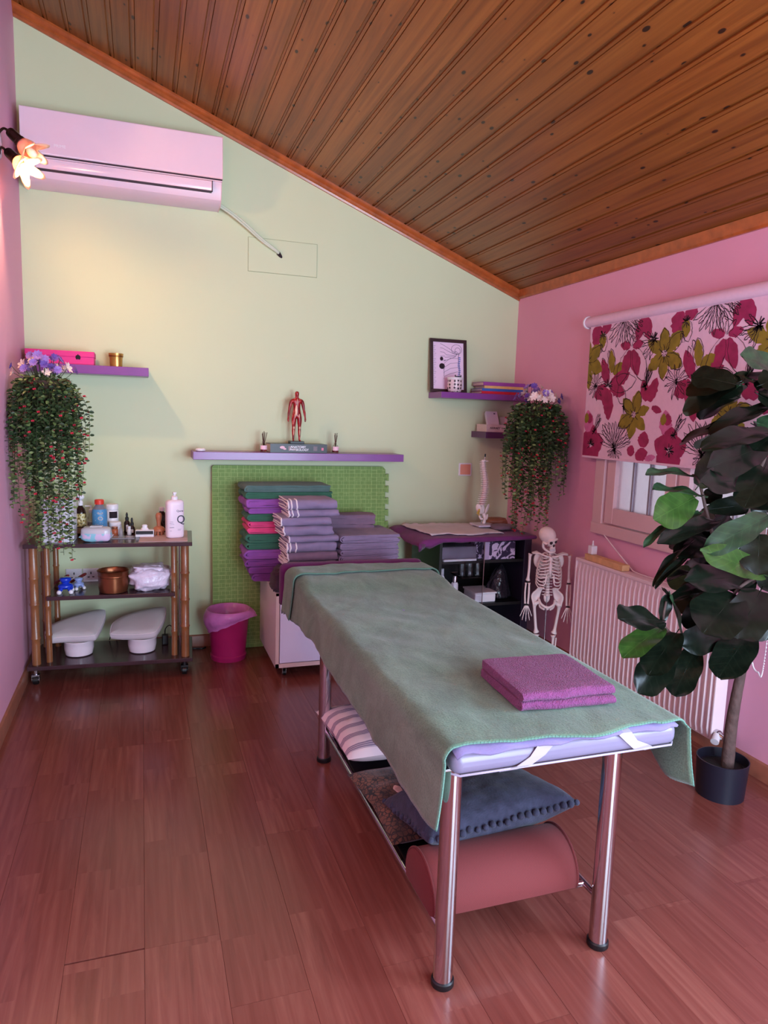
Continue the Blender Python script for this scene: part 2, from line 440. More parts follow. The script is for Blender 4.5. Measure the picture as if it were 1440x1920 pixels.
# ------------------------------------------------------------------ roller blind
MFABRIC = mat('pale_blind_fabric', (226, 190, 210), .8, var=.03, scale=40, bump=.1, bscale=700, bdist=.0004)
MMAG = mat('magenta_print', (152, 34, 84), .8, var=.2, scale=22)
MOLIVE = mat('olive_print', (134, 118, 34), .8, var=.22, scale=20)
MINK = mat('black_ink_print', (32, 16, 28), .8, var=.1)
MROSE = mat('rose_wash_print', (196, 104, 150), .8, var=.2, scale=24)
BX, BY0, BY1, BZ0, BZ1 = 2.462, 2.10, 3.54, 1.308, 2.075
blind = thing('roller_blind', 'roller blind printed with magenta and olive flowers, half drawn over the window', 'roller blind', (BX, BY1, BZ0))
def bl(s, t): return (0, -s, t-BZ0)
obj('blind_fabric', G().box(-.0008, -(BY1-BY0), 0, .0008, 0, BZ1-BZ0), MFABRIC, blind)
g = G().cyl((.006, -(BY1-BY0)-.015, 2.085-BZ0), (.006, .03, 2.085-BZ0), .031, n=22)
obj('roller_tube', g, MFABRIC, blind, smooth=40)
for e in (.03, -(BY1-BY0)-.025):
    g = G().cyl((.006, e, 2.085-BZ0), (.006, e+.012, 2.085-BZ0), .037, n=24); g.box(.0, e+.001, 2.06-BZ0, .058, e+.010, 2.12-BZ0)
    obj('bracket', g, MWHITE, blind, smooth=40, bevel=.002)
g = G().box(-.004, -(BY1-BY0)+.002, .0, .004, -.002, .012); obj('bottom_bar', g, MFABRIC, blind, bevel=.002)
ch = []
cy = -(BY1-BY0)+.05
pts = [(-.025, cy-.03, .78), (-.028, cy-.03, -.2), (-.028, cy-.025, -.77), (-.028, cy, -.815), (-.028, cy+.03, -.79), (-.028, cy+.035, -.7), (-.025, cy+.032, 0), (-.022, cy+.02, .78)]
g = G(); P = spline(pts, 26)
for i, p in enumerate(P):
    if i % 1 == 0: g.ball(p, .0035, 5, 4)
g.tube(P, .001, 4); o = obj('pull_chain', g, MWHITE, blind); o['kind'] = 'stuff'
rb = random.Random(3)
LAY = [0]
def petal(g, c, ang, ln, w, wav=.12, start=.12):
    "closed petal outline from centre c=(s,t)"
    n = 11; L_ = []; R_ = []; ln *= 1.12; w *= 1.2
    for i in range(n+1):
        u = i/n; r = start*ln+(1-start)*ln*u
        hw = w*.5*(sin(pi*min(1, u*.92+.08))**.75)*(1+wav*rb.uniform(-1, 1))
        L_.append((r, hw)); R_.append((r, -hw*(1+wav*rb.uniform(-1, 1))))
    b = len(g.v); LAY[0] += 1; off = -.0013-.00002*(LAY[0] % 25)
    def put(q):
        s = c[0]+q[0]*cos(ang)-q[1]*sin(ang); t = c[1]+q[0]*sin(ang)+q[1]*cos(ang)
        s = min(max(s, .002), BY1-BY0-.002); t = min(max(t, BZ0+.002), BZ1-.022)
        p = bl(s, t); g.v.append((off, p[1], p[2]))
    for q, w_ in zip(L_, R_): put(q); put(w_)
    for i in range(n):
        a = b+2*i; g.f.append((a, a+1, a+3, a+2)); g.m.append(0)
def stroke(g, pts, w):
    b = len(g.v); off = -.0021; m = len(pts)
    for i, p in enumerate(pts):
        q = pts[min(i+1, m-1)]; o_ = pts[max(i-1, 0)]; d = Vector((q[0]-o_[0], q[1]-o_[1])); d = d.normalized() if d.length > 0 else Vector((1, 0))
        ww = w*(.35+.65*sin(pi*(i+.5)/m))*rb.uniform(.7, 1.2)
        for sg in (-1, 1):
            s = min(max(p[0]-d.y*ww*sg, .002), BY1-BY0-.002); t = min(max(p[1]+d.x*ww*sg, BZ0+.002), BZ1-.022)
            k = bl(s, t); g.v.append((off, k[1], k[2]))
    for i in range(m-1):
        a = b+2*i; g.f.append((a, a+1, a+3, a+2)); g.m.append(0)
gm, go, gk, gr = G(), G(), G(), G()
def outline(c, ang, ln, w):
    n = 12; pts = []
    for i in range(2*n+1):
        u = i/n if i <= n else (2*n-i)/n; sg = 1 if i <= n else -1
        r = .05*ln+1.02*ln*u; hw = sg*w*.55*(sin(pi*min(1, u*.92+.05))**.8)
        pts.append((c[0]+r*cos(ang)-hw*sin(ang)+rb.uniform(-.003, .003), c[1]+r*sin(ang)+hw*cos(ang)+rb.uniform(-.003, .003)))
    stroke(gk, pts, .0019)
def flower(g, c, r, n, a0, w, out=.5):
    for i in range(n):
        a = a0+2*pi*i/n+rb.uniform(-.12, .12); l = r*rb.uniform(.85, 1.1)
        petal(g, c, a, l, w*rb.uniform(.85, 1.15))
        if rb.random() < out: outline((c[0]+.006, c[1]-.006), a, l*1.05, w*1.05)
        for k in range(2): stroke(gk, [(c[0]+q*r*cos(a+rb.uniform(-.2, .2)), c[1]+q*r*sin(a+rb.uniform(-.2, .2))) for q in (.05, .2, .35)], .0016)
def burst(c, r, a0, a1, n, w=.0016, loops=True):
    for i in range(n):
        a = a0+(a1-a0)*(i+.5)/n+rb.uniform(-.06, .06); l = r*rb.uniform(.75, 1.05)
        if loops: outline(c, a, l, l*.14)
        else: stroke(gk, [(c[0]+l*q*cos(a+.1*q), c[1]+l*q*sin(a+.1*q)) for q in (.05, .3, .6, 1)], w)
    for i in range(9):
        a = rb.uniform(0, 2*pi); stroke(gk, [(c[0]+r*.2*q*cos(a), c[1]+r*.2*q*sin(a)) for q in (0, .5, 1)], .003)
def blot(c, r):
    for i in range(12):
        a = rb.uniform(0, 2*pi); stroke(gk, [(c[0]+r*q*cos(a), c[1]+r*q*sin(a)) for q in (.1, .6, 1)], .003)
for rep in (-1, 0, 1, 2):
    d = .643*rep
    def at(s, t): return (s+d, t)
    if not (-.7 < d < 1.6): continue
    # hanging two-petalled bloom
    c = at(.375, 1.915)
    for a, l, w in ((-1.9, .15, .062), (-1.15, .15, .066), (2.95, .085, .04), (.15, .085, .04)): petal(gm, c, a, l, w)
    outline((c[0]-.01, c[1]), -1.95, .20, .085); outline((c[0]+.02, c[1]), -1.05, .20, .09); outline(c, .9, .07, .02); outline(c, 1.6, .06, .02)
    petal(go, at(.23, 1.77), 1.75, .13, .045); petal(go, at(.225, 1.775), .55, .10, .05); outline(at(.225, 1.77), 1.7, .14, .06)
    flower(go, at(.628, 1.862), .135, 6, pi/2+.1, .062)
    # big magenta bloom with a tail
    c = at(.20, 1.715)
    for a, l, w in ((.35, .17, .07), (-.3, .14, .06), (2.0, .15, .06), (3.6, .12, .075), (4.4, .10, .06), (-1.45, .17, .075)): petal(gm, c, a, l, w)
    blot(c, .04); burst(at(.085, 1.72), .085, 0, 2*pi, 12); outline(c, .1, .22, .09); outline(at(.3, 1.72), -1.2, .11, .06)
    flower(go, at(.435, 1.56), .115, 6, .35, .055)
    petal(gm, at(.535, 1.615), 1.95, .12, .055); petal(gm, at(.54, 1.61), 1.2, .13, .06); petal(gm, at(.56, 1.6), -.3, .08, .03)
    burst(at(.50, 1.70), .11, 1.0, 1.5, 3); burst(at(.51, 1.70), .10, .9, 1.5, 7, .002, False)
    burst(at(.295, 1.375), .16, .15, 3.0, 15); burst(at(.295, 1.37), .07, 3.2, 6.1, 7)
    c = at(.72, 1.385)
    for i in range(5): petal(gm, c, .25+i*1.257, .105, .085)
    petal(gr, at(.69, 1.44), 1.7, .13, .075); petal(gm, at(.70, 1.50), 1.75, .06, .045); petal(go, at(.66, 1.50), 1.5, .06, .035); blot(c, .035)
    burst(at(.745, 1.46), .11, .8, 1.4, 4); petal(gm, at(.52, 1.38), 1.45, .085, .07); petal(gm, at(.46, 1.335), .3, .10, .06); petal(gm, at(.42, 1.335), 1.2, .06, .05); petal(gr, at(.54, 1.33), .2, .08, .03)
    burst(at(.30, 2.07), .15, 3.5, 5.9, 11); burst(at(.36, 2.07), .1, 5.2, 6.2, 5)
    for a in (-1.95, -1.25): petal(gm, at(.465, 2.075), a, .13, .055)
    petal(gm, at(.08, 2.08), -1.75, .13, .08); petal(gm, at(.14, 2.08), -1.4, .07, .07); petal(go, at(.115, 2.02), -1.45, .085, .05); outline(at(.12, 2.02), -1.4, .11, .06); blot(at(.12, 2.0), .03)
    burst(at(.55, 1.93), .10, 2.2, 4.6, 7); blot(at(.545, 1.94), .035); burst(at(.345, 1.6), .06, 4.6, 5.8, 4, .002, False)
    for sx_, tz in ((.16, 1.83), (.19, 1.86), (.76, 1.9), (.33, 1.97)): outline(at(sx_, tz), rb.uniform(1, 2.2), .05, .02)
for nm, gg_, mm in (('magenta_petal_print', gm, MMAG), ('olive_petal_print', go, MOLIVE), ('ink_line_print', gk, MINK), ('rose_petal_print', gr, MROSE)):
    o = obj(nm, gg_, mm, blind); o['kind'] = 'stuff'

# ------------------------------------------------------------------ radiator
MRAD = mat('white_radiator_enamel', (232, 208, 214), .35, var=.02)
RY0, RY1, RZ0, RZ1, RX0, RX1 = 2.34, 3.455, .10, .725, 2.405, 2.478
rad = thing('radiator', 'long white ribbed panel radiator mounted under the window', 'radiator', (RX0, RY0, 0))
def rx(x, y, z): return (x-RX0, y-RY0, z)
g = G(); rows = []; prof = []
nrib = 31; pitch = (RY1-RY0-.03)/nrib
for i in range(nrib):
    y0 = .015+i*pitch
    prof += [(0.0, y0+.004), (-.011, y0+pitch*.30), (-.011, y0+pitch*.62), (0.0, y0+pitch*.92)]
ztr = [(RZ0+.01, .3), (RZ0+.05, 1), (RZ1-.075, 1), (RZ1-.035, .15), (RZ1-.012, .1)]
for z, k in ztr: rows.append([(.014+px_*k, py_, z) for px_, py_ in prof])
g.grid(rows)
obj('front_panel', g, MRAD, rad, smooth=35)
g = G().box(.0135, .004, RZ0, .060, RY1-RY0-.004, RZ1-.012); obj('body', g, MRAD, rad, bevel=.004)
g = G().box(.004, .002, RZ1-.02, RX1-RX0, RY1-RY0-.002, RZ1); obj('top_grille', g, MRAD, rad, bevel=.004)
for nm, a, b in (('side_cover', -.004, .008), ('side_cover', RY1-RY0-.008, RY1-RY0+.004)):
    obj(nm, G().box(.004, a, RZ0+.005, RX1-RX0, b, RZ1-.002), MRAD, rad, bevel=.004)
for q in (.1, .9): obj('wall_bracket', G().box(.06, q, .3, RX1-RX0+.04, q+.04, .34), MRAD, rad)
g = G().cyl((.030, -.004, .135), (.030, -.02, .135), .022, n=16).cyl((.030, -.02, .135), (.032, -.05, .132), .017, .015, n=16)
v = obj('valve_body', g, MCHROMED, rad, smooth=40)
g = G().cyl((.02, -.02, .135), (-.012, -.042, .118), .016, .018, n=16); obj('valve_cap', g, MWHITE, v, smooth=40)
g = G().tube([(.05, -.03, .13), (.09, -.032, .13), (.11, -.032, .13)], .009, 10); obj('feed_pipe', g, MCHROMED, v, smooth=60)
blk = mat('pale_wood_block', (216, 168, 120), .55, var=.12, scale=25)
o = obj('wooden_block', G().box(0, 0, 0, .048, .34, .034), blk, bevel=.003, loc=(2.418, 3.045, .726)); tag(o, 'flat pale wooden block lying on the far end of the radiator', 'wood block')
ad = thing('plug_adapter', 'small white plug adapter standing on the wooden block above the radiator', 'adapter', (2.446, 3.352, .761))
obj('body', G().box(-.019, -.019, 0, .019, .019, .05), MWHITE, ad, bevel=.004); obj('nozzle', G().cyl((0, 0, .05), (0, 0, .078), .006, .003, 10), MWHITE, ad, smooth=50)
MCORD = mat('white_cord', (226, 200, 205), .5, var=.03)
g = G().tube(spline([(2.478, 3.30, .880), (2.480, 3.2, .82), (2.478, 3.06, .745), (2.46, 2.98, .7325), (2.455, 2.8, .7325), (2.44, 2.6, .7325), (2.45, 2.48, .7325)], 8), .0035, 6)
o = obj('cord', g, MCORD, smooth=60); tag(o, 'thin white cord running from the window frame along the radiator top', 'cord')

# ------------------------------------------------------------------ air conditioner
MAC = mat('ac_gloss_plastic', (234, 205, 218), .14, var=.01, coat=.4)
MACM = mat('ac_satin_plastic', (226, 200, 212), .35, var=.012)
MDARK = mat('dark_slot', (48, 28, 38), .6, var=.05)
AX0, AX1, AZ0, AZ1, AY = -.578, .455, 2.688, 3.042, 4.285
ac = thing('air_conditioner', 'wide white wall-mounted air conditioner high on the green wall', 'air conditioner', ((AX0+AX1)/2, YB, AZ0))
def acp(name, prof, x0, x1, m, bev=.004, sm=30):
    g = G(); n = len(prof); cx = (AX0+AX1)/2
    g.grid([[(xx-cx, y_-YB, z_-AZ0) for y_, z_ in prof] for xx in (x0, x1)], closed_u=True)
    g.face(*range(n)); g.face(*reversed(range(n, 2*n))); return obj(name, g, m, ac, smooth=sm, bevel=bev)
acp('body', [(4.498, AZ1-.004), (4.30, AZ1-.004), (4.30, AZ0+.10), (4.305, AZ0+.06), (4.325, AZ0+.02), (4.36, AZ0), (4.498, AZ0)], AX0+.004, AX1-.004, MACM)
acp('front_panel', [(4.31, AZ1), (AY+.004, AZ1), (AY, AZ1-.004), (AY, 2.819), (AY+.004, 2.815), (4.31, 2.815)], AX0, AX1, MAC)
acp('slot', [(4.302, 2.814), (4.291, 2.814), (4.291, 2.808), (4.302, 2.808)], AX0+.02, AX1-.002, MDARK, 0)
acp('lower_front', [(4.31, 2.808), (4.288, 2.806), (4.288, 2.80), (4.31, 2.80)], AX0+.002, AX1-.002, MACM, .001)
acp('louver', [(4.302, 2.800), (4.289, 2.798), (4.289, 2.765), (4.294, 2.748), (4.304, 2.746)], AX0+.07, AX1-.06, MAC, .002)
acp('louver_gap', [(4.312, 2.746), (4.296, 2.747), (4.298, 2.738), (4.312, 2.738)], AX0+.07, AX1-.06, MDARK, 0)
acp('louver_gap', [(4.302, 2.800), (4.2895, 2.800), (4.2895, 2.742), (4.302, 2.742)], AX1-.06, AX1-.055, MDARK, 0)
text('lettering', 'PRIME', .022, MWHITE, ac, Tm(-.33-(AX0+AX1)/2-.06, AY-YB-.0006, 2.865-AZ0) @ FRONT)
MPIPE = mat('painted_pipe', (205, 212, 186), .5, var=.03)
pp = thing('pipe_run', 'two slim painted pipes curving from the air conditioner to a wall hole', 'pipe', (.44, YB, 2.70))
for dz, dy in ((0, 0), (.016, .012)):
    P = spline([(.0, -.07+dy, .01+dz), (.07, -.05+dy, -.02+dz), (.16, -.035, -.075+dz), (.27, -.03, -.155+dz*.8), (.36, -.022, -.205+dz*.4), (.396, .004, -.226)], 6)
    obj('pipe', G().tube(P, .0075, 8), MPIPE, pp, smooth=60)
obj('pipe_end', G().cyl((.375, -.012, -.212), (.40, .006, -.236), .013, .009, 10), MDARK, pp, smooth=50)
cp = thing('cover_plate', 'green painted cover plate set in the wall below the air conditioner pipes', 'wall plate', (.847, YB, 2.467))
obj('seam', G().box(-.217, -.0015, -.102, .217, 0, .102), mat('seam_shadow', (150, 160, 120), .8, var=.02), cp)
obj('plate', G().box(-.2145, -.004, -.0995, .2145, 0, .0995), MGREEN, cp, bevel=.001)

# ------------------------------------------------------------------ wall lamps
def glass_shade():
    n = N('amber_flower_glass'); co = n.coord()
    n.set(Base_Color=L3((250, 214, 190)), Roughness=.3); n.b.inputs['Subsurface Weight'].default_value = .3; n.b.inputs['Subsurface Scale'].default_value = .01
    tr = n.n('ShaderNodeBsdfTranslucent'); tr.inputs[0].default_value = L3((255, 220, 190)); mx = n.n('ShaderNodeMixShader'); mx.inputs[0].default_value = .45
    n.l(n.b.outputs[0], mx.inputs[1]); n.l(tr.outputs[0], mx.inputs[2]); n.l(mx.outputs[0], n.t.nodes['Material Output'].inputs[0]); return n.m
MSHADE = glass_shade()
MBULB = mat('lit_bulb', (255, 240, 220), .3, var=0, emis=(BULB_COLOR+(1,), BULB_STRENGTH))
MBULB2 = mat('lit_bulb_bright', (255, 240, 220), .3, var=0, emis=(BULB_COLOR+(1,), BULB_STRENGTH*1.1))
MBULBO = mat('unlit_bulb', (250, 235, 220), .3, var=0)
def lamp(name, label, base, heads, facing=1):
    t = thing(name, label, 'wall lamp', base)
    b = Vector(base)
    g = G().lathe([(.075, 0), (.075, .008), (.06, .018), (.02, .022)], 24, Rm(pi/2*facing, 'Y')); obj('wall_plate', g, MCHROMED, t, smooth=40)
    for (p0, p1, lit) in heads:
        p0 = Vector(p0)-b; p1 = Vector(p1)-b; d = (p1-p0).normalized()
        M = Matrix.Translation(p0) @ d.to_track_quat('Z', 'Y').to_matrix().to_4x4()
        g = G().tube(spline([(.01*facing, 0, p0.z*.6), (.03*facing, p0.y*.4, p0.z*.98+.004), tuple(p0+Vector((-.012*facing, 0, .006))), tuple(p0+d*.012)], 6), .006, 8); obj('arm', g, MBRONZE, t, smooth=60)
        g = G().lathe([(.014, 0), (.021, .004), (.023, .012), (.021, .018), (.024, .022), (.025, .066), (.028, .07), (.027, .078), (.029, .084), (.026, .092)], 18, M); h = obj('lamp_holder', g, MBRONZE, t, smooth=35)
        rows = []
        for j, (r, z, wv, cv_) in enumerate(((.026, .086, 0, 0), (.034, .098, 0, 0), (.040, .115, .03, 0), (.040, .130, .07, 0), (.042, .145, .16, .006), (.052, .158, .28, .016), (.062, .160, .36, .022))):
            rows.append([M @ Vector(((r*(1+wv*cos(5*a)))*cos(a), (r*(1+wv*cos(5*a)))*sin(a), z+cv_*cos(5*a))) for a in [2*pi*i/40 for i in range(40)]])
        obj('shade', G().grid(rows, True), MSHADE, h, smooth=180, solid=.0025)
        obj('bulb', G().ball((0, 0, .148), (.019, .019, .030), 14, 10, M), (MBULB if lit == 1 else MBULB2) if lit else MBULBO, h, smooth=180)
    return t
lamp('wall_lamp', 'bronze wall lamp with flower-shaped glass shades beside the air conditioner', (XL, 3.84, 2.70),
     [((-.565, 3.86, 2.765), (-.455, 3.80, 2.655), False), ((-.578, 3.88, 2.680), (-.470, 3.78, 2.570), 2)])
lamp('wall_lamp', 'bronze wall lamp with flower-shaped glass shades nearest the door', (XL, .70, 2.72),
     [((-.55, .76, 2.77), (-.42, .98, 2.68), 1), ((-.55, .60, 2.70), (-.42, .40, 2.60), 1)])

# ------------------------------------------------------------------ floating shelves
def shelf(label, x0, x1, y0, z0, z1, m):
    o = obj('wall_shelf', G().box(x0, y0-YB, 0, x1, 0, z1-z0), m, bevel=.002, loc=(0, YB, z0)); return tag(o, label, 'shelf', 'floating shelves on the green wall')
shelf('purple floating shelf holding a pink box and a gold candle', XL+.002, .043, 4.30, 1.690, 1.738, MPURPLE)
shelf('long purple floating shelf above the green foam mat', .287, 1.622, 4.30, 1.217, 1.264, MPURPLE)
shelf('purple floating shelf with a framed print and a stack of books', 1.862, XR-.002, 4.28, 1.643, 1.682, MPURPLE)
shelf('short dark floating shelf holding white books in the corner', 2.20, XR-.002, 4.28, 1.385, 1.427, MPURPLED)

# pink box, candle, disc
MPBOX = mat('bright_pink_card', (222, 40, 130), .45, var=.05)
t = thing('gift_box', 'bright pink flat box with a black emblem on the left shelf', 'box', (-.42, 4.40, 1.738))
obj('box_base', G().box(-.175, -.07, 0, .172, .07, .060), MPBOX, t, bevel=.003); obj('lid', G().box(-.178, -.073, .042, .175, .073, .074), MPBOX, t, bevel=.003)
g = G()
for s in (-1, 1): g.ball((.09+s*.006, -.0735, .04), (.007, .0012, .012), 10, 8)
g.ball((.09, -.074, .045), (.004, .0012, .013), 8, 8); obj('emblem', g, MINK, t)
MGOLD = mat('amber_gold_glass', (186, 140, 70), .25, .55, var=.12)
t = thing('candle_jar', 'gold glass candle jar with ribbed rim on the left shelf', 'candle', (-.134, 4.40, 1.738))
obj('jar', G().lathe([(.030, 0), (.034, .004), (.036, .05), (.040, .066), (.041, .078), (.037, .078), (.034, .05), (.03, .045)], 24), MGOLD, t, smooth=40)
obj('wax', G().lathe([(.0, .05), (.033, .05), (.033, .056), (0, .056)], 20), mat('cream_wax', (228, 200, 150), .5), t, smooth=40)
obj('rim_band', G().lathe([(.0385, .058), (.0405, .060), (.0405, .066), (.0385, .068)], 24, cap0=False, cap1=False), mat('gold_band', (140, 96, 50), .3, .8), t, smooth=40)
o = obj('disc', G().lathe([(.024, 0), (.03, .004), (.03, .012), (.024, .018), (0, .019)], 24), MWHITE, smooth=40, loc=(.335, 4.37, 1.2635)); tag(o, 'small round white disc at the left end of the long shelf', 'disc')

# reed diffusers
MCLEAR = mat('clear_glass', (235, 235, 235), .03, var=0, trans=1, ior=1.45)
MOIL = mat('red_oil', (140, 40, 34), .15, var=.1)
MREED = mat('dark_reed', (84, 52, 40), .7, var=.15)
MLABELP = mat('pink_paper_label', (240, 196, 208), .6, var=.08, scale=60)
def diffuser(x, y, label, seed):
    r = random.Random(seed); t = thing('reed_diffuser', label, 'reed diffuser', (x, y, 1.264), group='reed diffusers on the long shelf')
    obj('bottle', G().lathe([(.0, .001), (.021, .001), (.023, .004), (.023, .035), (.016, .05), (.009, .056), (.009, .066), (.0075, .066), (.0075, .055), (.0145, .049), (.021, .034), (.021, .004), (0, .004)], 18, cap0=False, cap1=False), MCLEAR, t, smooth=60)
    obj('oil', G().lathe([(.0, .0045), (.0205, .0045), (.0205, .020), (0, .020)], 18), MOIL, t, smooth=60)
    g = G()
    for i in range(12):
        a0 = -pi/2-1+i*2/12; a1 = a0+2/12
        g.add([(.0235*cos(a0), .0235*sin(a0), .017), (.0235*cos(a1), .0235*sin(a1), .017), (.0235*cos(a1), .0235*sin(a1), .042), (.0235*cos(a0), .0235*sin(a0), .042)], [(0, 1, 2, 3)])
    obj('paper_label', g, MLABELP, t)
    for i in range(5):
        a = r.uniform(0, 2*pi); k = r.uniform(.006, .02)
        obj('reed', G().cyl((-.004*cos(a), -.004*sin(a), .01), (k*cos(a)+.004*(i-2), k*sin(a)*.5, .122+r.uniform(-.01, .012)), .0022, n=6), MREED, t)
diffuser(.715, 4.37, 'reed diffuser left of the anatomy book on the long shelf', 1)
diffuser(1.176, 4.37, 'reed diffuser right of the anatomy book on the long shelf', 2)

# books
MPAGE = mat('book_pages', (214, 196, 190), .8, var=.06, scale=90)
def book(name, label, loc, rz, w, d, h, m, grp=None, page=MPAGE):
    "spine faces local -y, w along x"
    t = thing(name, label, 'book', loc, rz, grp)
    g = G().box(0, 0, 0, w, d, .0025).box(0, 0, h-.0025, w, d, h).box(0, 0, .0025, w, .003, h-.0025); obj('cover', g, m, t)
    obj('page_block', G().box(.004, .003, .0025, w-.004, d-.004, h-.0025), page, t); return t
MBKB = mat('black_book_cover', (36, 28, 38), .35, var=.15, scale=30)
t = book('textbook', 'thick black anatomy textbook lying under the muscle figure', (.75, 4.325, 1.264), radians(1), .362, .155, .055, MBKB)
text('title', 'ANATOMY', .020, MWHITE, t, Tm(.175, -.001, .036) @ FRONT, bold=True); text('title', 'PHYSIOLOGY', .020, MWHITE, t, Tm(.182, -.001, .019) @ FRONT, bold=True)
obj('spine_mark', G().box(.325, -.001, .017, .339, 0, .034), mat('pink_mark', (226, 120, 150), .5), t)
obj('spine_figure', G().ball((.075, -.001, .033), (.016, .001, .009), 10, 6, Tm(0, 0, 0)).ball((.09, -.001, .024), (.010, .001, .006), 10, 6), MLABELP, t)
g = G()
for i in range(4): g.box(.115+i*.004, -.0008, .012+i*.002, .116+i*.004, 0, .042)
for i in range(5): g.box(.275+i*.005, -.0008, .014, .2758+i*.005, 0, .042)
o = obj('spine_lines', g, MLABELP, t); o['kind'] = 'stuff'

# muscle figure
def muscle():
    n = N('muscle_red'); co = n.coord()
    f = n.noise(n.mapv(co, (60, 60, 22)), 1, 3, .6, .4)
    col = n.ramp(f, (.40, L3((112, 5, 10))), (.60, L3((168, 14, 20))), (.74, L3((226, 140, 124))))
    n.set(Base_Color=col, Roughness=.35); return n.m
MMUS = muscle()
t = thing('muscle_figure', 'small red anatomical muscle figure standing on the black book', 'figurine', (.925, 4.39, 1.3195))
obj('stand', G().box(-.045, -.035, 0, .045, .035, .016), MBLACK, t, bevel=.002)
me = bpy.data.meshes.new('body')
S_ = .318/1.80
J = {'pel': (0, 0, .95, .125), 'wa': (0, 0, 1.10, .115), 'ch': (0, .01, 1.28, .145), 'sh': (0, .01, 1.43, .10), 'nk': (0, 0, 1.53, .058), 'hd': (0, -.01, 1.62, .075), 'hd2': (0, -.015, 1.70, .085), 'top': (0, 0, 1.76, .055)}
ed = [('pel', 'wa'), ('wa', 'ch'), ('ch', 'sh'), ('sh', 'nk'), ('nk', 'hd'), ('hd', 'hd2'), ('hd2', 'top')]
for s, k in ((-1, 'L'), (1, 'R')):
    J.update({k+'s': (s*.19, .01, 1.42, .078), k+'u': (s*.235, .015, 1.26, .062), k+'e': (s*.265, .01, 1.09, .046), k+'f': (s*.285, -.005, .99, .048), k+'w': (s*.305, -.03, .84, .028), k+'h': (s*.31, -.04, .76, .036), k+'t': (s*.305, -.05, .68, .018),
              k+'hp': (s*.09, 0, .90, .105), k+'th': (s*.105, -.01, .72, .095), k+'k': (s*.105, -.005, .50, .060), k+'c': (s*.11, .015, .36, .062), k+'a': (s*.11, .01, .09, .036), k+'he': (s*.11, .02, .03, .034), k+'to': (s*.125, -.13, .02, .026)})
    ed += [('sh', k+'s'), (k+'s', k+'u'), (k+'u', k+'e'), (k+'e', k+'f'), (k+'f', k+'w'), (k+'w', k+'h'), (k+'h', k+'t'), ('pel', k+'hp'), (k+'hp', k+'th'), (k+'th', k+'k'), (k+'k', k+'c'), (k+'c', k+'a'), (k+'a', k+'he'), (k+'he', k+'to')]
names = list(J)
me.from_pydata([tuple(c*S_ for c in J[n][:3]) for n in names], [(names.index(a), names.index(b)) for a, b in ed], [])
me.materials.append(MMUS)
fo = bpy.data.objects.new('body', me); COL.objects.link(fo); fo.parent = t; fo.location = (0, 0, .016)
sk = fo.modifiers.new('skin', 'SKIN'); sk.use_smooth_shade = True
for i, n_ in enumerate(names):
    r_ = J[n_][3]*S_; me.skin_vertices[0].data[i].radius = (r_*1.15 if n_ in ('ch', 'sh', 'wa', 'pel') else r_, r_*(.8 if n_ in ('ch', 'wa', 'pel') else 1))
    me.skin_vertices[0].data[i].use_root = (n_ == 'pel')
fo.modifiers.new('sub', 'SUBSURF').render_levels = 2
MTEND = mat('pale_tendon', (240, 196, 172), .45, var=.1, scale=80)
g = G().ball((-.006, -.0195, .192), (.009, .005, .033), 10, 8).ball((0, -.0185, .243), (.002, .006, .024), 8, 8)
for s in (-1, 1):
    g.ball((s*.019, -.0115, .083), (.005, .006, .010), 8, 6).ball((s*.0195, -.009, .055), (.003, .005, .02), 8, 6).ball((s*.014, -.0185, .158), (.003, .005, .014), 8, 6)
o = obj('tendons', g, MTEND, t, smooth=180, loc=(0, 0, .016)); o['kind'] = 'stuff'

# framed print, pot, books on the upper right shelf
MFRAMEB = mat('dark_picture_frame', (52, 26, 30), .35, var=.12)
MPRINT = mat('lilac_paper', (236, 208, 232), .5, var=.02)
MGREY = mat('grey_ink', (110, 92, 120), .6, var=.05); MBLUE = mat('blue_ink', (90, 120, 190), .6, var=.05)
W_, H_ = .268, .362
t = thing('picture_frame', 'dark framed anatomical head and spine print leaning on the wall', 'picture', (1.845, 4.436, 1.683)); t.rotation_euler = (radians(-7.5), 0, radians(-1.5))
for nm, a in (('frame_rail', (0, 0, W_, .022)), ('frame_rail', (0, H_-.022, W_, H_)), ('frame_stile', (0, .022, .022, H_-.022)), ('frame_stile', (W_-.022, .022, W_, H_-.022))):
    obj(nm, G().box(a[0], -.012, a[1], a[2], .006, a[3]), MFRAMEB, t, bevel=.002)
pr_ = obj('print', G().box(.02, -.003, .02, W_-.02, .004, H_-.02), MPRINT, t)
g = G(); gb = G(); gd = G()
def pl_(pts, r=.0007, G_=g): r *= 1.7; G_.tube([(a, -.0036, b) for a, b in pts], r, 4)
import itertools
def ell(cx, cz, rx_, rz_, n=20, a0=0, a1=2*pi): return [(cx+rx_*cos(a0+(a1-a0)*i/n), cz+rz_*sin(a0+(a1-a0)*i/n)) for i in range(n+1)]
pl_(ell(.195, .295, .038, .034)); pl_(ell(.203, .288, .02, .02)); pl_(ell(.19, .272, .014, .010))
for k in range(5): pl_([(.20-.003*k, .262-.004*k), (.14-.01*k, .30-.022*k+.004*(k % 2)), (.09+.006*k, .325-.026*k), (.075, .33-.028*k)])
for k in range(4): pl_([(.205, .235-.03*k), (.15, .235-.035*k), (.105, .20-.03*k), (.10, .15-.02*k)], .0006)
for k in range(16): gb.box(.205+.003*sin(k), -.0038, .05+k*.0125, .222+.003*sin(k), -.003, .057+k*.0125)
pl_([(.213, .27), (.208, .24), (.214, .18), (.216, .1), (.21, .05)], .0012)
for k in range(22): pl_([(.026, .05+k*.0125), (.034+.012*((k*7) % 5)/4, .05+k*.0125)], .0005)
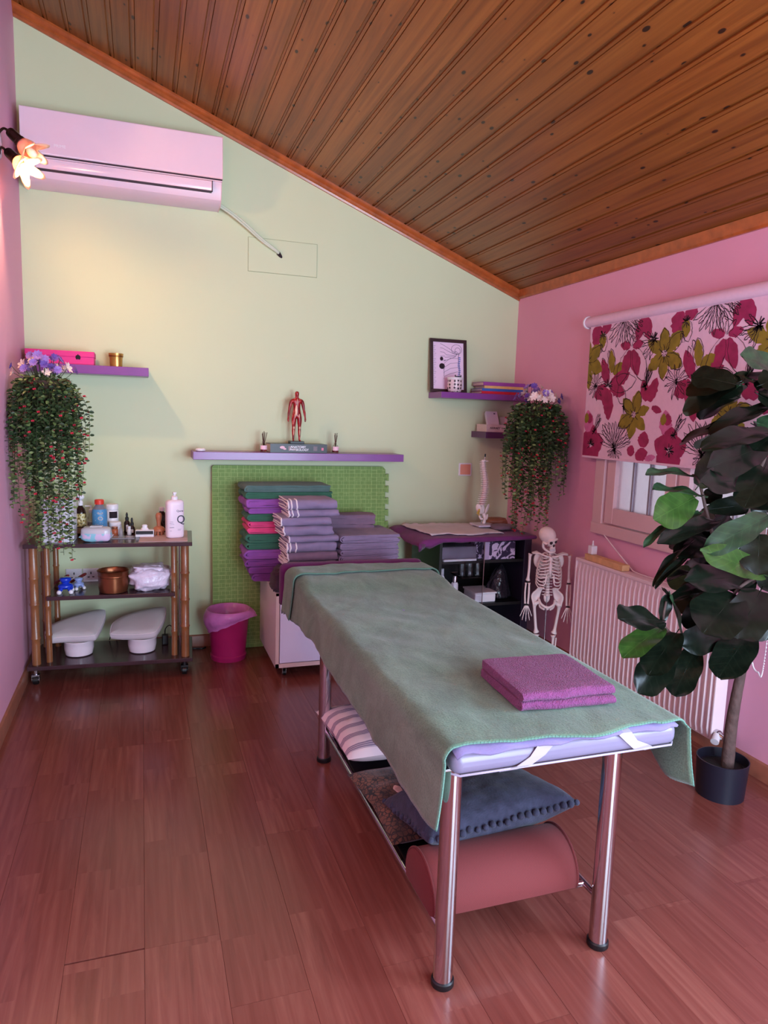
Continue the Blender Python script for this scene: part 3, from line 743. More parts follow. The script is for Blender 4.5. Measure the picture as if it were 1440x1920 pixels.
gd.ball((.088, -.0036, .178), (.021, .0006, .020), 14, 6).ball((.085, -.0036, .228), (.012, .0006, .014), 12, 6)
obj('line_drawing', g, MGREY, pr_); obj('blue_marks', gb, MBLUE, pr_); obj('dark_shapes', gd, MINK, pr_)
MSPOT = None
n = N('spotted_ceramic'); co = n.coord(); vo = n.n('ShaderNodeTexVoronoi'); vo.inputs['Scale'].default_value = 42; vo.inputs['Randomness'].default_value = .25; n.l(co, vo.inputs['Vector'])
n.set(Base_Color=n.mix(n.math('LESS_THAN', vo.outputs['Distance'], .33), L3((226, 204, 208)), L3((70, 50, 64))), Roughness=.3); MSPOT = n.m
t = thing('candle_holder', 'round spotted white ceramic pot with a dark clasp before the framed print', 'pot', (1.985, 4.345, 1.6825))
obj('pot', G().lathe([(.030, 0), (.042, .006), (.050, .03), (.051, .055), (.049, .082), (.051, .09), (.051, .098), (.046, .098), (.045, .08), (.03, .06)], 26), MSPOT, t, smooth=50)
obj('rim_band', G().lathe([(.0502, .084), (.053, .087), (.053, .097), (.0502, .1)], 26, cap0=False, cap1=False), MWHITE, t, smooth=50)
obj('clasp', G().box(-.022, -.052, .1, .022, -.040, .106).box(-.022, -.05, .1, -.018, -.04, .114).box(.018, -.05, .1, .022, -.04, .114), MBLACK, t, bevel=.001)
grp = 'books stacked on the upper right shelf'
bc = lambda nm, c: mat(nm, c, .4, var=.08, scale=30)
book('book', 'red book at the bottom of the stack on the upper right shelf', (2.165, 4.30, 1.6825), 0, .345, .17, .018, bc('red_cover', (196, 24, 46)), grp)
book('book', 'blue book, second from the bottom of the stack', (2.168, 4.302, 1.701), radians(.8), .34, .165, .018, bc('blue_cover', (52, 96, 178)), grp)
book('book', 'cream-spined book lying under the purple book', (2.19, 4.312, 1.7195), radians(-.6), .32, .16, .018, bc('cream_cover', (226, 178, 110)), grp)
book('book', 'purple book on top of the stack on the upper right shelf', (2.178, 4.306, 1.738), radians(1.2), .322, .165, .024, bc('purple_cover', (150, 66, 150)), grp)
for ob_, s_, z_, m_ in (('BODY', .012, .009, MWHITE),): pass
grp = 'books on the lower right shelf'
MWB = bc('pale_cover', (216, 196, 198))
t = book('book', 'thick pale book with dark capitals at the shelf edge', (2.215, 4.30, 1.4275), 0, .148, .16, .05, MWB, grp); text('title', 'ARRAEY V', .02, MINK, t, Tm(.075, -.001, .026) @ FRONT, sx=1.1)
book('book', 'pale book lying beside the thick pale book', (2.372, 4.302, 1.4275), 0, .135, .16, .026, MWB, grp)
book('book', 'small pale red-marked book on top of another by the plant', (2.39, 4.305, 1.454), radians(2), .115, .15, .022, bc('pale_rose_cover', (206, 160, 166)), grp)
t = thing('phone_box', 'small white card box tipped back against the wall on pale books', 'box', (2.262, 4.375, 1.4785)); t.rotation_euler = (radians(-35), 0, radians(-8))
obj('carton', G().box(0, 0, 0, .085, .03, .11), MWHITE, t, bevel=.002); obj('mark', G().box(.055, -.001, .085, .067, 0, .095), MGREY, t)
o = obj('carton', G().box(0, 0, 0, .10, .08, .055), MWB, bevel=.003, loc=(2.395, 4.38, 1.477)); tag(o, 'little pale carton behind the hanging plant on the lower shelf', 'box')

# light switch and wall sockets
MSWITCH = mat('peach_switch', (226, 150, 126), .4, var=.03)
t = thing('light_switch', 'square peach light switch with a white surround on the green wall', 'switch', (2.163, YB, 1.156))
obj('surround', G().box(-.050, -.008, -.045, .050, 0, .045), MWHITE, t, bevel=.003); obj('rocker', G().box(-.040, -.012, -.036, .040, -.006, .036), MSWITCH, t, bevel=.003)
for i, (nm) in enumerate(('blank socket plate above the cart shelf, leftmost of three', 'wall socket plate above the cart shelf, middle of three', 'wall socket plate above the cart shelf, rightmost of three')):
    t = thing('wall_socket', nm, 'socket', (-.395+i*.094, YB, .495), group='wall sockets behind the cart')
    obj('plate', G().box(-.045, -.009, -.045, .045, 0, .045), MWHITE, t, bevel=.003)
    g = G()
    for dx, dz, w_, h_ in ((0, .016, .003, .007), (-.013, -.008, .006, .003), (.013, -.008, .006, .003)): g.box(dx-w_, -.0095, dz-h_, dx+w_, -.0085, dz+h_)
    obj('socket_holes', g, MBLACK, t)

# ------------------------------------------------------------------ bamboo cart
MCART = mat('dark_brown_laminate', (62, 38, 44), .22, var=.12, scale=9, coat=.08)
MBAM = mat('bamboo_cane', (138, 86, 52), .32, var=.18, scale=14, coat=.3)
CA = math.atan2(3.97-4.02, .858)
cart = thing('bamboo_cart', 'three-tier dark trolley with bamboo posts against the left wall', 'trolley', (-.598, 4.02, 0), CA)
CW = .858; CD = .40
for nm, z0, x0, x1, y0, y1 in (('bottom_shelf', .088, 0, CW, 0, CD), ('middle_shelf', .465, .10, CW-.095, .03, CD-.03), ('top_shelf', .757, .0, CW, 0, CD)):
    obj(nm, G().box(x0, y0, z0, x1, y1, z0+.022), MCART, cart, bevel=.0025)
def post(x, y, r):
    pr = []; zs = [.11]; z = .11+random.uniform(.06, .10)
    z = .11
    nodes = [.27+random.uniform(-.02, .02), .44+random.uniform(-.015, .015), .60+random.uniform(-.015, .015)]
    pr.append((r, .110)); 
    for q in nodes: pr += [(r*.97, q-.03), (r*1.0, q-.007), (r*1.13, q-.003), (r*1.13, q+.003), (r*.98, q+.008)]
    pr.append((r*.97, .757)); obj('bamboo_post', G().lathe(pr, 14, Tm(x, y, 0)), MBAM, cart, smooth=45)
for sx in (0, 1):
    X = lambda a: a if sx == 0 else CW-a
    post(X(.040), .045, .0225); post(X(.100), .075, .0165); post(X(.040), CD-.05, .0205); post(X(.100), CD-.05, .016)
    obj('rod', G().cyl((X(.070), .16, .11), (X(.070), .16, .757), .004), MCHROMED, cart, smooth=60)
for cx, cy, m_ in ((.035, .04, MCHROMED), (CW-.045, .05, MBLACK), (.035, CD-.05, MBLACK), (CW-.045, CD-.05, MBLACK)):
    c = obj('caster', G().cyl((cx-.014, cy, .026), (cx+.014, cy, .026), .026, n=18), MBLACK, cart, smooth=40, bevel=.003)
    obj('caster_fork', G().box(cx-.02, cy-.02, .028, cx+.02, cy+.02, .034).box(cx-.02, cy-.016, .02, cx-.0155, cy+.016, .05).box(cx+.0155, cy-.016, .02, cx+.02, cy+.016, .05).cyl((cx, cy, .05), (cx, cy, .088), .012).box(cx-.02, cy-.018, .046, cx+.02, cy+.018, .056), m_, c, bevel=.0015)
TZ, MZ, BZ = .779, .487, .110
t = thing('white_box', 'tall white cardboard box on the cart behind the trailing plant', 'box', (-.425, 4.125, TZ), radians(-3))
obj('carton', G().box(-.076, -.07, 0, .076, .07, .225), MWHITE, t, bevel=.003); obj('lid', G().box(-.078, -.072, .20, .078, .072, .234), MWHITE, t, bevel=.003)
def bottle(name, label, cat, loc, prof, m, n=20, sx=1, sy=1):
    t = thing(name, label, cat, loc); obj('bottle', G().lathe(prof, n, sx=sx, sy=sy), m, t, smooth=50); return t
def wrap(t, nm, r, z0, z1, m, a0=-pi*.95, a1=-pi*.05, sx=1, sy=1):
    g = G(); k = 14
    g.grid([[(r*cos(a0+(a1-a0)*i/k)*sx, r*sin(a0+(a1-a0)*i/k)*sy, z) for i in range(k+1)] for z in (z0, z1)]); return obj(nm, g, m, t, smooth=180)
def pump(t, z, r=.008, reach=-.03, m=MWHITE):
    obj('pump', G().lathe([(r*1.7, z), (r*1.7, z+.018), (r*1.2, z+.022), (r*.7, z+.024), (r*.7, z+.036)], 14).box(-r*.8, -r*.8, z+.034, r*.8, r*.8, z+.044).box(reach, -.004, z+.036, 0, .004, z+.043), m, t, smooth=40, bevel=.001)
n = N('yellow_floral_label'); co = n.coord(); n.set(Base_Color=n.ramp(n.noise(co, 70, 3), (.4, L3((90, 66, 24))), (.5, L3((196, 172, 96))), (.62, L3((236, 226, 190)))), Roughness=.5); MFLAB = n.m
MBRN = mat('brown_glass', (40, 22, 18), .12, var=.1)
t = bottle('spray_bottle', 'dark spray bottle with a yellow label and white trigger', 'bottle', (-.335, 4.30, TZ), [(.026, 0), (.029, .005), (.029, .125), (.024, .15), (.012, .165), (.012, .175)], MBRN)
wrap(t, 'paper_label', .0295, .05, .125, MFLAB); wrap(t, 'lower_label', .0295, .012, .045, mat('tan_label', (150, 120, 100), .5), a0=-pi*.8, a1=-pi*.2)
obj('spray_trigger', G().lathe([(.014, .17), (.014, .19), (.009, .2)], 14).ball((-.002, 0, .218), (.024, .012, .018), 12, 8).box(-.034, -.006, .212, -.015, .006, .228).tube([(-.016, 0, .208), (-.026, 0, .195), (-.024, 0, .18)], .004, 6), MWHITE, t, smooth=50)
t = bottle('pump_bottle', 'small clear bottle with a slim white pump beside the blue bottle', 'bottle', (-.283, 4.335, TZ), [(.018, 0), (.02, .004), (.02, .10), (.011, .118), (.011, .124)], MCLEAR); pump(t, .122, .007, -.032)
obj('lotion', G().lathe([(.0, .003), (.0185, .003), (.0185, .07), (0, .07)], 16), mat('pale_lotion', (206, 196, 200), .4), t, smooth=50)
MBLB = mat('blue_sleeve', (78, 140, 186), .42, var=.04); MREDC = mat('red_cap', (222, 58, 44), .4, var=.03)
t = bottle('water_bottle', 'blue-sleeved water bottle with a red cap on the cart', 'bottle', (-.232, 4.245, TZ), [(.036, 0), (.039, .004), (.039, .145), (.034, .162), (.022, .176), (.021, .184)], mat('smoky_plastic', (120, 120, 132), .15, var=.03))
obj('sleeve', G().lathe([(.0385, .003), (.0405, .006), (.0405, .142), (.0365, .156)], 24, cap0=False, cap1=False), MBLB, t, smooth=50)
obj('cap', G().lathe([(.022, .182), (.025, .184), (.025, .206), (.021, .210), (0, .211)], 24), MREDC, t, smooth=40)
tx = text('lettering', 'Wolt', .060, MWHITE, t, Matrix.Identity(4), bold=True, shear=.18)
for v_ in tx.data.vertices:
    X0, Y0 = v_.co.x, v_.co.y; a = -pi/2-.06+(-Y0)/.041 if False else -pi/2+.05+(Y0*-1)/.041
    v_.co = Vector((.0409*cos(a), .0409*sin(a), .093+X0*.74))
t = bottle('supplement_jar', 'white jar with a black square label standing behind the blue bottle', 'jar', (-.170, 4.355, TZ), [(.033, 0), (.036, .005), (.036, .13), (.030, .14)], MWHITE)
obj('lid', G().lathe([(.034, .138), (.036, .14), (.036, .165), (.033, .17), (0, .171)], 24), MWHITE, t, smooth=40); wrap(t, 'square_label', .0365, .09, .128, MINK, a0=-pi*.62, a1=-pi*.2)
t = bottle('cream_jar', 'low white cream jar in front of the supplement jar', 'jar', (-.153, 4.292, TZ), [(.028, 0), (.032, .004), (.032, .052)], MWHITE); obj('lid', G().lathe([(.033, .052), (.034, .056), (.034, .07), (.031, .074), (0, .074)], 24), MWHITE, t, smooth=40)
t = bottle('amber_jar', 'little amber jar behind the clear holder on the cart', 'jar', (-.152, 4.246, TZ), [(.016, 0), (.018, .003), (.018, .034), (.014, .04)], mat('amber_glass', (196, 104, 70), .2)); obj('lid', G().lathe([(.0155, .04), (.016, .042), (.016, .052), (0, .053)], 16), mat('copper_lid', (190, 120, 90), .3, .6), t, smooth=40)
for x_, y_, h_, lb in ((-.088, 4.33, .062, 'taller dark dropper bottle on the cart'), (-.060, 4.29, .036, 'shorter dark dropper bottle on the cart')):
    t = bottle('dropper_bottle', lb, 'bottle', (x_, y_, TZ), [(.015, 0), (.017, .003), (.017, h_), (.009, h_+.012), (.009, h_+.016)], MBRN)
    obj('dropper', G().lathe([(.010, h_+.014), (.010, h_+.03), (.006, h_+.034), (.0065, h_+.048), (.003, h_+.06), (0, h_+.061)], 12), MBLACK, t, smooth=40)
    wrap(t, 'paper_label', .0173, .01, h_*.8, MWHITE, a0=-pi*.6, a1=-pi*.35)
t = bottle('ointment_bottle', 'low white-capped bottle between the dropper bottles', 'bottle', (-.075, 4.262, TZ), [(.011, 0), (.012, .003), (.012, .03), (.008, .036)], MWHITE); obj('cap', G().lathe([(.008, .036), (.009, .038), (.009, .05), (0, .051)], 14), MWHITE, t, smooth=40)
# wipes pack
n = N('wipes_print'); co = n.coord(); sp = n.n('ShaderNodeSeparateXYZ'); n.l(co, sp.inputs[0]); f = n.noise(co, 26, 3)
n.set(Base_Color=n.mix(n.math('GREATER_THAN', n.math('ADD', sp.outputs[2], n.math('MULTIPLY', f, .02)), .058), n.mix(n.math('GREATER_THAN', f, .53), L3((150, 206, 222)), L3((224, 196, 226))), L3((206, 200, 206))), Roughness=.25); MWIPE = n.m
def soft_box(w, d, h, seed=0, pw=.55, rough=.06, nu=26, nv=14):
    "pillowy sealed pack, base at z=0"
    g = G(); rows = []
    for j in range(nv+1):
        b = -pi/2+pi*j/nv; row = []
        for i in range(nu):
            a = 2*pi*i/nu
            sg = lambda q, e: math.copysign(abs(q)**e, q)
            x_ = sg(cos(a), pw)*sg(cos(b), pw); y_ = sg(sin(a), pw)*sg(cos(b), pw); z_ = sg(sin(b), pw)
            k = 1+rough*nz(x_*2.2+seed*3.1, y_*2.2, z_*2.2+seed)+rough*.5*nz(x_*6+seed, y_*6, z_*6)
            row.append((x_*w/2*k, y_*d/2*k, max(0, (z_*k*.5+.5)*h)))
        rows.append(row)
    g.grid(rows, True); return g
t = thing('wet_wipes', 'pack of wet wipes with a pale blue wrapper at the cart edge', 'wipes pack', (-.240, 4.075, TZ), radians(-5))
obj('wrapper', soft_box(.155, .095, .082, 2, .5, .08), MWIPE, t, smooth=180); obj('lid', G().box(-.032, -.022, .076, .032, .022, .086), MWHITE, t, bevel=.004)
obj('end_seal', G().box(-.084, -.04, .028, -.072, .04, .031), MWIPE, t); obj('end_seal', G().box(.072, -.04, .028, .084, .04, .031), MWIPE, t)
# clear cup rack
MACR = mat('clear_acrylic', (214, 208, 214), .06, var=0, alpha=.42, coat=.5)
t = thing('cup_holder', 'clear plastic rack of little cupping glasses on the cart', 'rack', (-.118, 4.165, TZ), radians(-4))
obj('tray', G().box(-.075, -.035, 0, .075, .035, .006), MACR, t, bevel=.001)
for i in range(5):
    for j in range(2):
        x_, y_ = -.058+i*.029, -.016+j*.034; h_ = .05+.016*((i+j) % 2)
        obj('cupping_glass', G().lathe([(.010, .006), (.0115, .01), (.0115, h_-.018), (.007, h_-.008), (.0045, h_), (.006, h_+.006), (.003, h_+.012), (0, h_+.012)], 12), MACR, t, smooth=50)
t = thing('skin_scraper', 'white hand tool with a black pad and rounded grip on the cart', 'tool', (.010, 4.19, TZ), radians(-3))
obj('pad', G().box(-.05, -.025, .0, .05, .025, .016), MWHITE, t, bevel=.003); obj('black_face', G().box(-.047, -.027, .018, .047, .022, .036), MBLACK, t, bevel=.002)
obj('tool_back', G().box(-.05, -.022, .016, .05, .026, .04), MWHITE, t, bevel=.003)
obj('grip', G().lathe([(.026, .04), (.02, .046), (.013, .056), (.016, .064), (.010, .07), (0, .071)], 18, sy=.6), MWHITE, t, smooth=50)
MTAN = mat('tan_wood', (186, 112, 82), .4, var=.1, scale=30)
t = thing('massage_brush', 'brown wooden massage brush with knobs and upright handle', 'brush', (.088, 4.235, TZ))
obj('brush_head', G().lathe([(.020, .022), (.034, .024), (.036, .034), (.028, .046), (.014, .054)], 20), MTAN, t, smooth=50); obj('handle', G().lathe([(.012, .05), (.011, .07), (.017, .1), (.018, .118), (.012, .13), (0, .133)], 16), MTAN, t, smooth=50)
for i in range(7):
    a = 2*pi*i/7; obj('knob', G().lathe([(.005, .024), (.007, .012), (.006, .002), (.003, 0)], 8, Tm(.022*cos(a), .022*sin(a), 0)), MTAN, t, smooth=50)
t = bottle('brown_bottle', 'brown bottle with a white cap hidden behind the pump bottle', 'bottle', (.108, 4.33, TZ), [(.026, 0), (.029, .004), (.029, .095), (.022, .115), (.013, .125), (.013, .13)], MBRN); obj('cap', G().lathe([(.015, .128), (.016, .13), (.016, .15), (.013, .153), (0, .153)], 16), MWHITE, t, smooth=40)
o = obj('place_mat', G().box(-.132, -.19, 0, .128, .18, .003), mat('beige_sheet', (196, 160, 158), .5, var=.04), loc=(.118, 4.195, TZ-.0005), rot=(0, 0, radians(-3))); tag(o, 'thin beige sheet under the tall pump bottle on the cart', 'mat')
t = thing('lotion_bottle', 'tall white pump bottle marked with a large dark Q', 'bottle', (.172, 4.13, TZ+.003), radians(14))
g = G(); rows = []
for r_, z in ((.80, 0), (.95, .004), (1, .02), (1, .19), (.98, .205), (.8, .215), (.35, .218)):
    rows.append([(.050*r_*math.copysign(abs(cos(a))**.6, cos(a)), .034*r_*math.copysign(abs(sin(a))**.6, sin(a)), z) for a in [2*pi*i/32 for i in range(32)]])
g.grid(rows, True); g.face(*reversed(range(32))); MLOT = mat('pearl_bottle', (240, 220, 232), .3, var=.01); obj('bottle', g, MLOT, t, smooth=50)
pump(t, .216, .011, .012)
tb = lambda s, sz, x_, z_, b=False, sx=1: text('lettering', s, sz, mat('navy_ink', (38, 34, 58), .5), t, Tm(x_, -.0345, z_) @ FRONT, bold=b, sx=sx)
tb('Q', .066, .026, .105, sx=.9); tb('Qure', .017, .020, .155)
g = G()
for z, x0, x1 in ((.078, -.036, -.012), (.086, -.038, -.016), (.094, -.036, -.018), (.05, .008, .028), (.044, .008, .024), (.060, -.038, -.012), (.063, -.038, -.014), (.042, -.038, -.026)): g.box(x0, -.0347, z, x1, -.0340, z+.0012)
obj('fine_print', g, MGREY, t)
# middle shelf
MBLU = mat('blue_gloss', (22, 58, 190), .15, var=.05, coat=.4)
def roller(name, label, loc, rz, m, sc=1):
    t = thing(name, label, 'massager', loc, rz); 
    obj('body', G().ball((0, 0, .042*sc), (.040*sc, .034*sc, .018*sc), 18, 10).lathe([(.024*sc, .05*sc), (.018*sc, .06*sc), (.026*sc, .07*sc), (.031*sc, .082*sc), (.026*sc, .090*sc), (0, .091*sc)], 18), m, t, smooth=60)
    for i in range(4):
        a = 2*pi*i/4+.5; e = Vector((.034*cos(a)*sc, .030*sin(a)*sc, 0))
        obj('roller_arm', G().cyl((e.x*.6, e.y*.6, .036*sc), (e.x*1.15, e.y*1.15, .022*sc), .010*sc, .012*sc, 10), m, t, smooth=60)
        obj('roller_ball', G().ball((e.x*1.25, e.y*1.25, .013*sc), .013*sc, 12, 8), MWHITE, t, smooth=180)
roller('hand_massager', 'blue hand massager with white rolling balls on the middle shelf', (-.405, 4.105, MZ), .3, MBLU)
roller('hand_massager', 'smaller white and blue hand massager behind the blue one', (-.345, 4.185, MZ), .8, mat('pale_blue_gloss', (150, 165, 215), .2, coat=.3), .75)
MRST = mat('red_brown_wood', (120, 44, 44), .4, var=.15)
for i, (a, b, lb) in enumerate((((-.48, 4.30, .015), (-.40, 4.22, .075), 'red brown massage stick leaning at the cart post'), ((-.41, 4.29, .012), (-.31, 4.235, .078), 'red brown massage stick nearest the copper bowl'))):
    o = obj('massage_stick', G().tube([Vector(a)*(1-k)+Vector(b)*k for k in (0, .1, .5, .9, 1)], [.006, .009, .007, .009, .006], 10), MRST, smooth=60, loc=(0, 0, MZ)); tag(o, lb, 'massage stick')
MCOP = mat('hammered_copper', (150, 92, 62), .3, .85, var=.12, bump=.1, bscale=60)
t = thing('copper_bowl', 'round copper bowl with straight sides on the middle shelf', 'bowl', (-.160, 4.105, MZ))
obj('bowl', G().lathe([(.066, 0), (.075, .004), (.079, .03), (.079, .092), (.083, .118), (.086, .122), (.083, .124), (.077, .115), (.075, .09), (.074, .02), (0, .012)], 32, cap1=False), MCOP, t, smooth=50)
obj('rim_bead', G().lathe([(.079, .088), (.0815, .091), (.0815, .095), (.079, .098)], 32, cap0=False, cap1=False), MCOP, t, smooth=50)
MBAG = mat('lilac_white_plastic_film', (222, 208, 226), .22, var=.08, scale=18, bump=.7, bscale=26, bdist=.01)
t = thing('plastic_parcel', 'crumpled white plastic bag parcel on the middle cart shelf', 'bag', (.036, 4.14, MZ), radians(4))
obj('bag_film', soft_box(.222, .20, .125, 5, .55, .22, 40, 22), MBAG, t, smooth=180); obj('folded_flap', soft_box(.16, .13, .05, 9, .5, .3, 30, 14), MBAG, t, smooth=180, loc=(-.01, -.01, .09))
# bottom shelf: padded rests on white pots
MPAD = mat('white_leatherette', (222, 208, 214), .4, var=.03, bump=.15, bscale=40); MPADT = mat('grey_leatherette_top', (196, 190, 190), .45, var=.03)
def foot_rest(label, loc, rz, poly, tilt):
    t = thing('foot_rest', label, 'foot rest', loc, rz, 'padded rests on the bottom shelf')
    obj('pot', G().lathe([(.055, 0), (.072, .006), (.079, .04), (.080, .078), (.084, .082), (.084, .088), (0, .088)], 30), MWHITEG, t, smooth=45)
    M_ = Tm(0, 0, .128) @ Rm(tilt[0], 'X') @ Rm(tilt[1], 'Y')
    n_ = len(poly); rows = []
    P = [Vector(p+(0,)) for p in poly]; P2 = spline(P+[P[0]], 7)[:-1]
    for k, z in ((.93, -.006), (1, .002), (1.01, .02), (1, .036), (.95, .044), (.7, .050), (.3, .053)): rows.append([M_ @ Vector((p.x*k, p.y*k, z)) for p in P2])
    g = G(); g.grid(rows[:4], True); b = len(g.v)-len(P2); g.face(*reversed(range(len(P2))))
    c = obj('cushion', g, MPAD, t, smooth=60)
    g = G(); g.grid(rows[3:], True); g.face(*range(3*len(P2), 4*len(P2))); obj('cushion_top', g, MPADT, c, smooth=60)
    obj('piping', G().tube(rows[3], .003, 6, closed=True), MPAD, c, smooth=60)
foot_rest('wedge-shaped white padded rest on a pot, near the left cart posts', (-.352, 4.19, BZ), radians(4), [(-.165, -.06), (-.15, .05), (.02, .12), (.13, .13), (.145, .07), (.10, -.08), (.06, -.10), (-.06, -.075)], (radians(21), radians(-6)))
foot_rest('wedge-shaped white padded rest on a pot, near the right cart posts', (-.012, 4.17, BZ), radians(2), [(-.17, -.04), (-.15, .06), (-.05, .12), (.12, .13), (.14, .07), (.09, -.07), (.04, -.10), (-.10, -.07)], (radians(21), radians(-8)))
t = thing('power_adapter', 'black power adapter hanging beside the right cart posts', 'adapter', (.117, 4.255, BZ)); obj('body', G().box(-.018, -.02, 0, .018, .02, .06), MBLACK, t, bevel=.006); obj('cable', G().tube(spline([(0, .0, .058), (.004, .02, .09), (.03, .05, .1), (.05, .08, .06), (.045, .085, .01)], 6), .003, 6), MBLACK, t, smooth=60)
g = G().tube(spline([(.16, 4.44, .012), (.24, 4.42, .008), (.30, 4.44, .006), (.345, 4.43, .006), (.37, 4.45, .006)], 6), .005, 6); o = obj('floor_cable', g, MBLACK, smooth=60); tag(o, 'black cable lying on the floor between cart and waste bin', 'cable')
g = G().tube(spline([(-.2, 4.40, BZ+.004), (-.185, 4.36, BZ+.06), (-.17, 4.38, BZ+.12), (-.155, 4.42, BZ+.05), (-.16, 4.40, BZ+.004)], 6), .003, 6); o = obj('power_cable', g, MBLACK, smooth=60); tag(o, 'thin dark cable looping between the two padded rests', 'cable')

# ------------------------------------------------------------------ waste bin
MBINP = mat('translucent_magenta_plastic', (176, 34, 100), .3, var=.06, alpha=.88); MLINER = mat('lilac_bin_liner', (206, 120, 190), .3, var=.08, scale=20, bump=.6, bscale=30, bdist=.006, alpha=.93)
t = thing('waste_bin', 'magenta plastic waste bin with a lilac liner hanging over its rim', 'waste bin', (.490, 4.245, 0))
obj('bucket', G().lathe([(.0, .004), (.098, .004), (.104, .0), (.108, .012), (.110, .03), (.104, .036), (.126, .30), (.130, .304), (.126, .304), (.100, .04), (0, .03)], 32, cap0=False, cap1=False), MBINP, t, smooth=45)
rows = []
for j in range(9):
    u = j/8; row = []
    for i in range(48):
        a = 2*pi*i/48; low = .215-.055*cos(a-pi*.86)-.01*nz(cos(a)*3, sin(a)*3); z = .312-(.312-low)*u
        bul = .016*sin(pi*min(1, u*1.1))*(1+.5*cos(a-pi*.9)) + .004*nz(cos(a)*9, sin(a)*9, u*2)+(.05*max(0, cos(a+.15))**6*u)
        row.append(((.130-.006*u+bul)*cos(a), (.130-.006*u+bul)*sin(a), z))
    rows.append(row)
inner = [[((.124-.02*k)*cos(2*pi*i/48), (.124-.02*k)*sin(2*pi*i/48), .312-.14*k) for i in range(48)] for k in (1, .5, 0)]
obj('liner', G().grid(inner+rows, True), MLINER, t, smooth=180)

# ------------------------------------------------------------------ green foam mat
n = N('green_foam_print'); co = n.coord()
def brk(v, sc, bw, rh, off):
    b = n.n('ShaderNodeTexBrick'); n.l(v, b.inputs['Vector']); b.offset = off; b.inputs['Scale'].default_value = sc; b.inputs['Mortar Size'].default_value = .022; b.inputs['Mortar Smooth'].default_value = .3
    b.inputs['Brick Width'].default_value = bw; b.inputs['Row Height'].default_value = rh; return b.outputs['Fac']
m1 = brk(n.mapv(co, (1, 1, 1), rot=(pi/2, 0, 0)), 22, 1.15, .55, .37); m2 = brk(n.mapv(n.mapv(co, rot=(pi/2, 0, 0)), rot=(0, 0, pi/2)), 22, 2.1, .85, .61)
mx = n.math('MULTIPLY', n.math('MAXIMUM', m1, m2), .9)
gr_ = n.noise(co, 3, 3)
fi = n.noise(n.mapv(co, (8, 8, 160)), 3, 2)
bc_ = n.ramp(gr_, (.3, L3((112, 146, 72))), (.7, L3((130, 164, 86)))); bc_ = n.mix(n.math('MULTIPLY', fi, .25), bc_, L3((96, 126, 60)))
n.set(Base_Color=n.mix(mx, bc_, L3((176, 200, 124))), Roughness=.7); n.bump(mx, .25, .002); MFOAM = n.m
X0, X1, ZH = .412, 1.555, 1.172
poly = [(X0, 0), (X1, 0)]
z = .04
while z < ZH-.09:
    poly += [(X1, z), (X1-.005, z+.003), (X1+.024, z-.004), (X1+.024, z+.044), (X1-.005, z+.037), (X1, z+.04)]; z += .08
poly += [(X1, ZH-.02), (X1-.02, ZH), (X0+.01, ZH), (X0, ZH-.01)]
o = obj('foam_mat', G().prism([(a-X0, b) for a, b in poly], 0, .022, Rm(pi/2, 'X')), MFOAM, bevel=.003); o.location = (X0, 4.412, 0.002); o.rotation_euler = (radians(-3.6), 0, 0)
tag(o, 'green foam puzzle mat standing against the wall behind the towels', 'foam mat')

# ------------------------------------------------------------------ white rolling cabinet
MCAB = mat('white_cabinet_board', (226, 212, 216), .35, var=.015); MCABD = mat('white_cabinet_door', (226, 216, 238), .3, var=.01); MEDGE = mat('cream_edge_band', (222, 190, 182), .4, var=.03)
wc = thing('rolling_cabinet', 'low white cabinet on casters carrying the piles of towels', 'cabinet', (.704, 3.82, 0))
WCW, WCD, WH0, WH1 = .80, .56, .062, .500
obj('side_panel', G().box(0, .0, WH0, .018, WCD, WH1), MCAB, wc, bevel=.001); obj('side_panel', G().box(WCW-.018, 0, WH0, WCW, WCD, WH1), MCAB, wc, bevel=.001)
obj('front_edge', G().box(0, -.002, WH0, .020, 0, WH1), MEDGE, wc); obj('front_edge', G().box(0, -.002, WH1-.016, WCW, .0, WH1), MEDGE, wc); obj('front_edge', G().box(0, -.002, WH0, WCW, 0, WH0+.024), MEDGE, wc)
obj('top_panel', G().box(.018, 0, WH1-.018, WCW-.018, WCD, WH1), MCAB, wc); obj('base_panel', G().box(.018, 0, WH0, WCW-.018, WCD, WH0+.024), MCAB, wc); obj('back_panel', G().box(.018, WCD-.006, WH0+.024, WCW-.018, WCD, WH1-.018), MCAB, wc)
for x0, x1 in ((.024, WCW/2-.002), (WCW/2+.002, WCW-.022)):
    d = obj('door', G().box(x0, -.004, WH0+.028, x1, .012, WH1-.02), MCABD, wc, bevel=.002); obj('handle', G().cyl((x1-.02 if x0 < .1 else x0+.02, -.004, .34), (x1-.02 if x0 < .1 else x0+.02, -.022, .34), .008, .011, 12), MCHROMED, d, smooth=40)
for cx, cy in ((.06, .05), (WCW-.06, .05), (.06, WCD-.05), (WCW-.06, WCD-.05)):
    c = obj('caster', G().cyl((cx-.008, cy, .018), (cx+.008, cy, .018), .018, n=16), MBLACK, wc, smooth=40); obj('caster_fork', G().box(cx-.012, cy-.012, .014, cx-.009, cy+.012, .05).box(cx+.009, cy-.012, .014, cx+.012, cy+.012, .05).box(cx-.014, cy-.014, .05, cx+.014, cy+.014, .062), MCHROMED, c)

